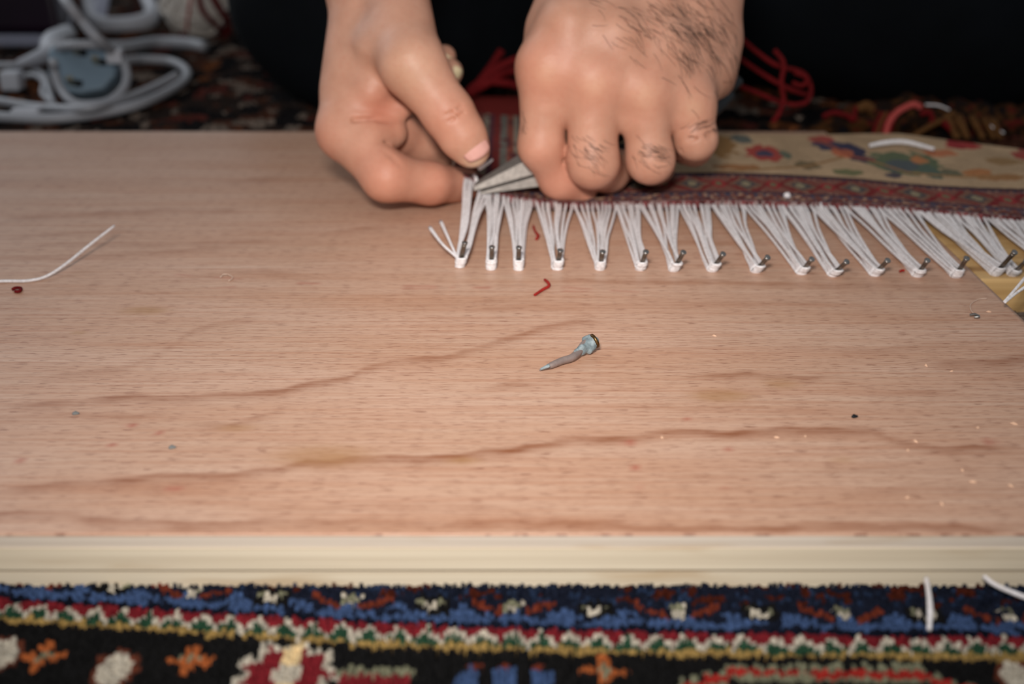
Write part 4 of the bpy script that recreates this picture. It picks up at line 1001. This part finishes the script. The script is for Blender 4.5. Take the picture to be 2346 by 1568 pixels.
# grey plug seen pins first
plug = empty('power_plug', G(190, 205, .004), 'grey-blue power plug lying inside the cable loop with its pins towards the camera', 'plug')
pc = G(190, 158, .024)
nrmp = A_([.10, -.80, .55]); nrmp /= np.linalg.norm(nrmp); sx = A_([1.0, .12, 0]); sx -= nrmp * (sx @ nrmp); sx /= np.linalg.norm(sx); sy = np.cross(nrmp, sx)
out = [(-.0225, .012), (-.019, .0175), (0, .020), (.018, .0165), (.0235, .006), (.022, -.006), (.014, -.016), (-.002, -.019), (-.014, -.017), (-.022, -.004)]
def slab(name, cen, outl, d0, d1, mat, inset=.0, parent=plug):
    n = len(outl); V = [cen + sx * x + sy * y + nrmp * d0 for x, y in outl] + [cen + sx * x + sy * y + nrmp * d1 for x, y in outl] + [cen + sx * x * .9 + sy * y * .9 + nrmp * (d1 + inset) for x, y in outl]
    f = [list(range(n))[::-1], [2 * n + i for i in range(n)]] + [[i, (i + 1) % n, n + (i + 1) % n, n + i] for i in range(n)] + [[n + i, n + (i + 1) % n, 2 * n + (i + 1) % n, 2 * n + i] for i in range(n)]
    o = mesh_np(name, np.array(V), f, mat, parent, smooth=False); bevel(o, .001, 2); return o
slab('body', pc, out, -.012, .002, M['plug'], .0015)
for x, y, l in ((-.003, .010, .012), (.010, .003, .011), (-.006, -.012, .013)):
    a = pc + sx * x + sy * y; 
    V = []
    for t, s in ((0.001, 1), (l, .92)):
        for ux, uy in ((-.0024, -.0015), (.0024, -.0015), (.0024, .0015), (-.0024, .0015)): V.append(a + sx * ux * s + sy * uy * s + nrmp * t)
    o = mesh_np('pin', np.array(V), [[3,2,1,0],[4,5,6,7],[0,1,5,4],[1,2,6,5],[2,3,7,6],[3,0,4,7]], M['brass'], plug, smooth=False)
    slab('pin_recess', a + sx * .0040 + nrmp * .0033, [(-.003, -.0022), (.0024, -.0028), (.003, .002), (-.0024, .0028)], 0, .0004, M['hole'])

# ball of white wool tied with red yarn
bc = G(436, 96, .0) + A_([0, .026, .029]); ball = empty('wool_ball', bc - A_([0, 0, .029]), 'ball of white wool wrapped with loose red yarn beside the black knee', 'wool ball')
th, phv = np.meshgrid(np.linspace(0, math.pi, 25), np.linspace(0, 2 * math.pi, 41), indexing='ij')
rad = .029 * (1 + .02 * np.sin(th * 26 + phv * 3))
Vb = np.stack([bc[0] + rad * np.sin(th) * np.cos(phv), bc[1] + rad * np.sin(th) * np.sin(phv), bc[2] + rad * np.cos(th)], -1)
mesh_np('wound_core', Vb.reshape(-1, 3), grid_faces(25, 41), M['ball'], ball)
for tilt, yaw in ((.3, .2), (1.0, .9), (-.6, .5), (1.4, -.3), (.7, 1.7), (-1.1, 1.2)):
    p = []
    for a in np.linspace(0, 2 * math.pi, 30):
        q = A_([math.cos(a), math.sin(a) * math.cos(tilt), math.sin(a) * math.sin(tilt)]); q = A_([q[0] * math.cos(yaw) - q[1] * math.sin(yaw), q[0] * math.sin(yaw) + q[1] * math.cos(yaw), q[2]])
        p.append(bc + q * .0302)
    tube('wound_strand', p, .0016, M['ball'], ball, sides=6)
def on_ball(pts): 
    o_ = []
    for px, py in pts:
        d = ray(px, py); d = d / np.linalg.norm(d); oc = CAMP - bc; b_ = oc @ d; c_ = oc @ oc - .0318 ** 2; D = b_ * b_ - c_
        o_.append(CAMP + d * (-b_ - math.sqrt(D)) if D > 0 else CAMP + d * (-b_))
    return o_
tube('red_yarn', on_ball(((455, -10), (462, 20), (478, 42), (500, 62), (514, 72))), .0028, M['dred'], ball, n=24)
tube('red_yarn', on_ball(((485, -10), (500, 15), (515, 40), (522, 60), (516, 85))), .0034, M['dred'], ball, n=24)
tube('red_yarn', on_ball(((412, 78), (430, 88), (460, 98), (490, 98), (520, 92))), .0028, M['dred'], ball, n=24)
tube('red_yarn', on_ball(((438, -10), (432, 30), (428, 70))), .0012, M['rose'], ball, n=18)

# white open frame
fr = empty('white_plastic_frame', G(280, 70, 0), 'white open plastic frame standing on the carpet behind the cable coil', 'frame')
loop = [(205, -40, 1.22), (203, 10, 1.20), (212, 45, 1.17), (240, 58, 1.15), (290, 58, 1.15), (335, 48, 1.16), (350, 30, 1.18), (338, 0, 1.22), (325, -40, 1.26)]
tube('rail', [Q(*p) for p in loop], .0065, M['whitepl'], fr, n=60, sides=12, flat=1.3)
tube('rail', [Q(225, 50, 1.16) + A_([0, 0, -.012]), Q(290, 66, 1.15) + A_([0, 0, -.010]), Q(340, 52, 1.16) + A_([0, 0, -.012])], .005, M['cable'], fr, n=24, sides=10)
tube('side_panel', [Q(222, 40, 1.165), Q(228, 10, 1.19), Q(235, -30, 1.23)], .0085, M['rim'], fr, n=16, sides=10, flat=.3)

# dark purple glossy case with a pale rim
b0 = G(-160, 102, .004); case = empty('purple_case', b0 + A_([.1, .1, 0]), 'dark purple glossy case with a pale rim at the far left edge', 'case')
xr = G(118, 97, .01)[0]; y0 = G(0, 100, .004)[1]
r1 = G(160, 66, .01); r2_ = G(168, 20, .01)
OUT = [(b0[0] - .15, y0), (xr, y0 - .006), (r1[0], r1[1]), (r2_[0], r2_[1]), (b0[0] - .15, r2_[1])]
def prism(nm, o_, z0, z1, mat, sc=1.0, bw=.002):
    cx = np.mean([p[0] for p in o_]); cy = np.mean([p[1] for p in o_]); n = len(o_)
    V = [A_([x, y, z0]) for x, y in o_] + [A_([cx + (x - cx) * sc, cy + (y - cy) * sc, z1]) for x, y in o_]
    o = mesh_np(nm, np.array(V), [list(range(n))[::-1], list(range(n, 2 * n))] + [[i, (i + 1) % n, n + (i + 1) % n, n + i] for i in range(n)], mat, case, smooth=False); bevel(o, bw, 3); return o
prism('rim', OUT, .002, .012, M['rim'], 1.0); prism('lid', OUT, .0125, .06, M['purple'], .96, .006)
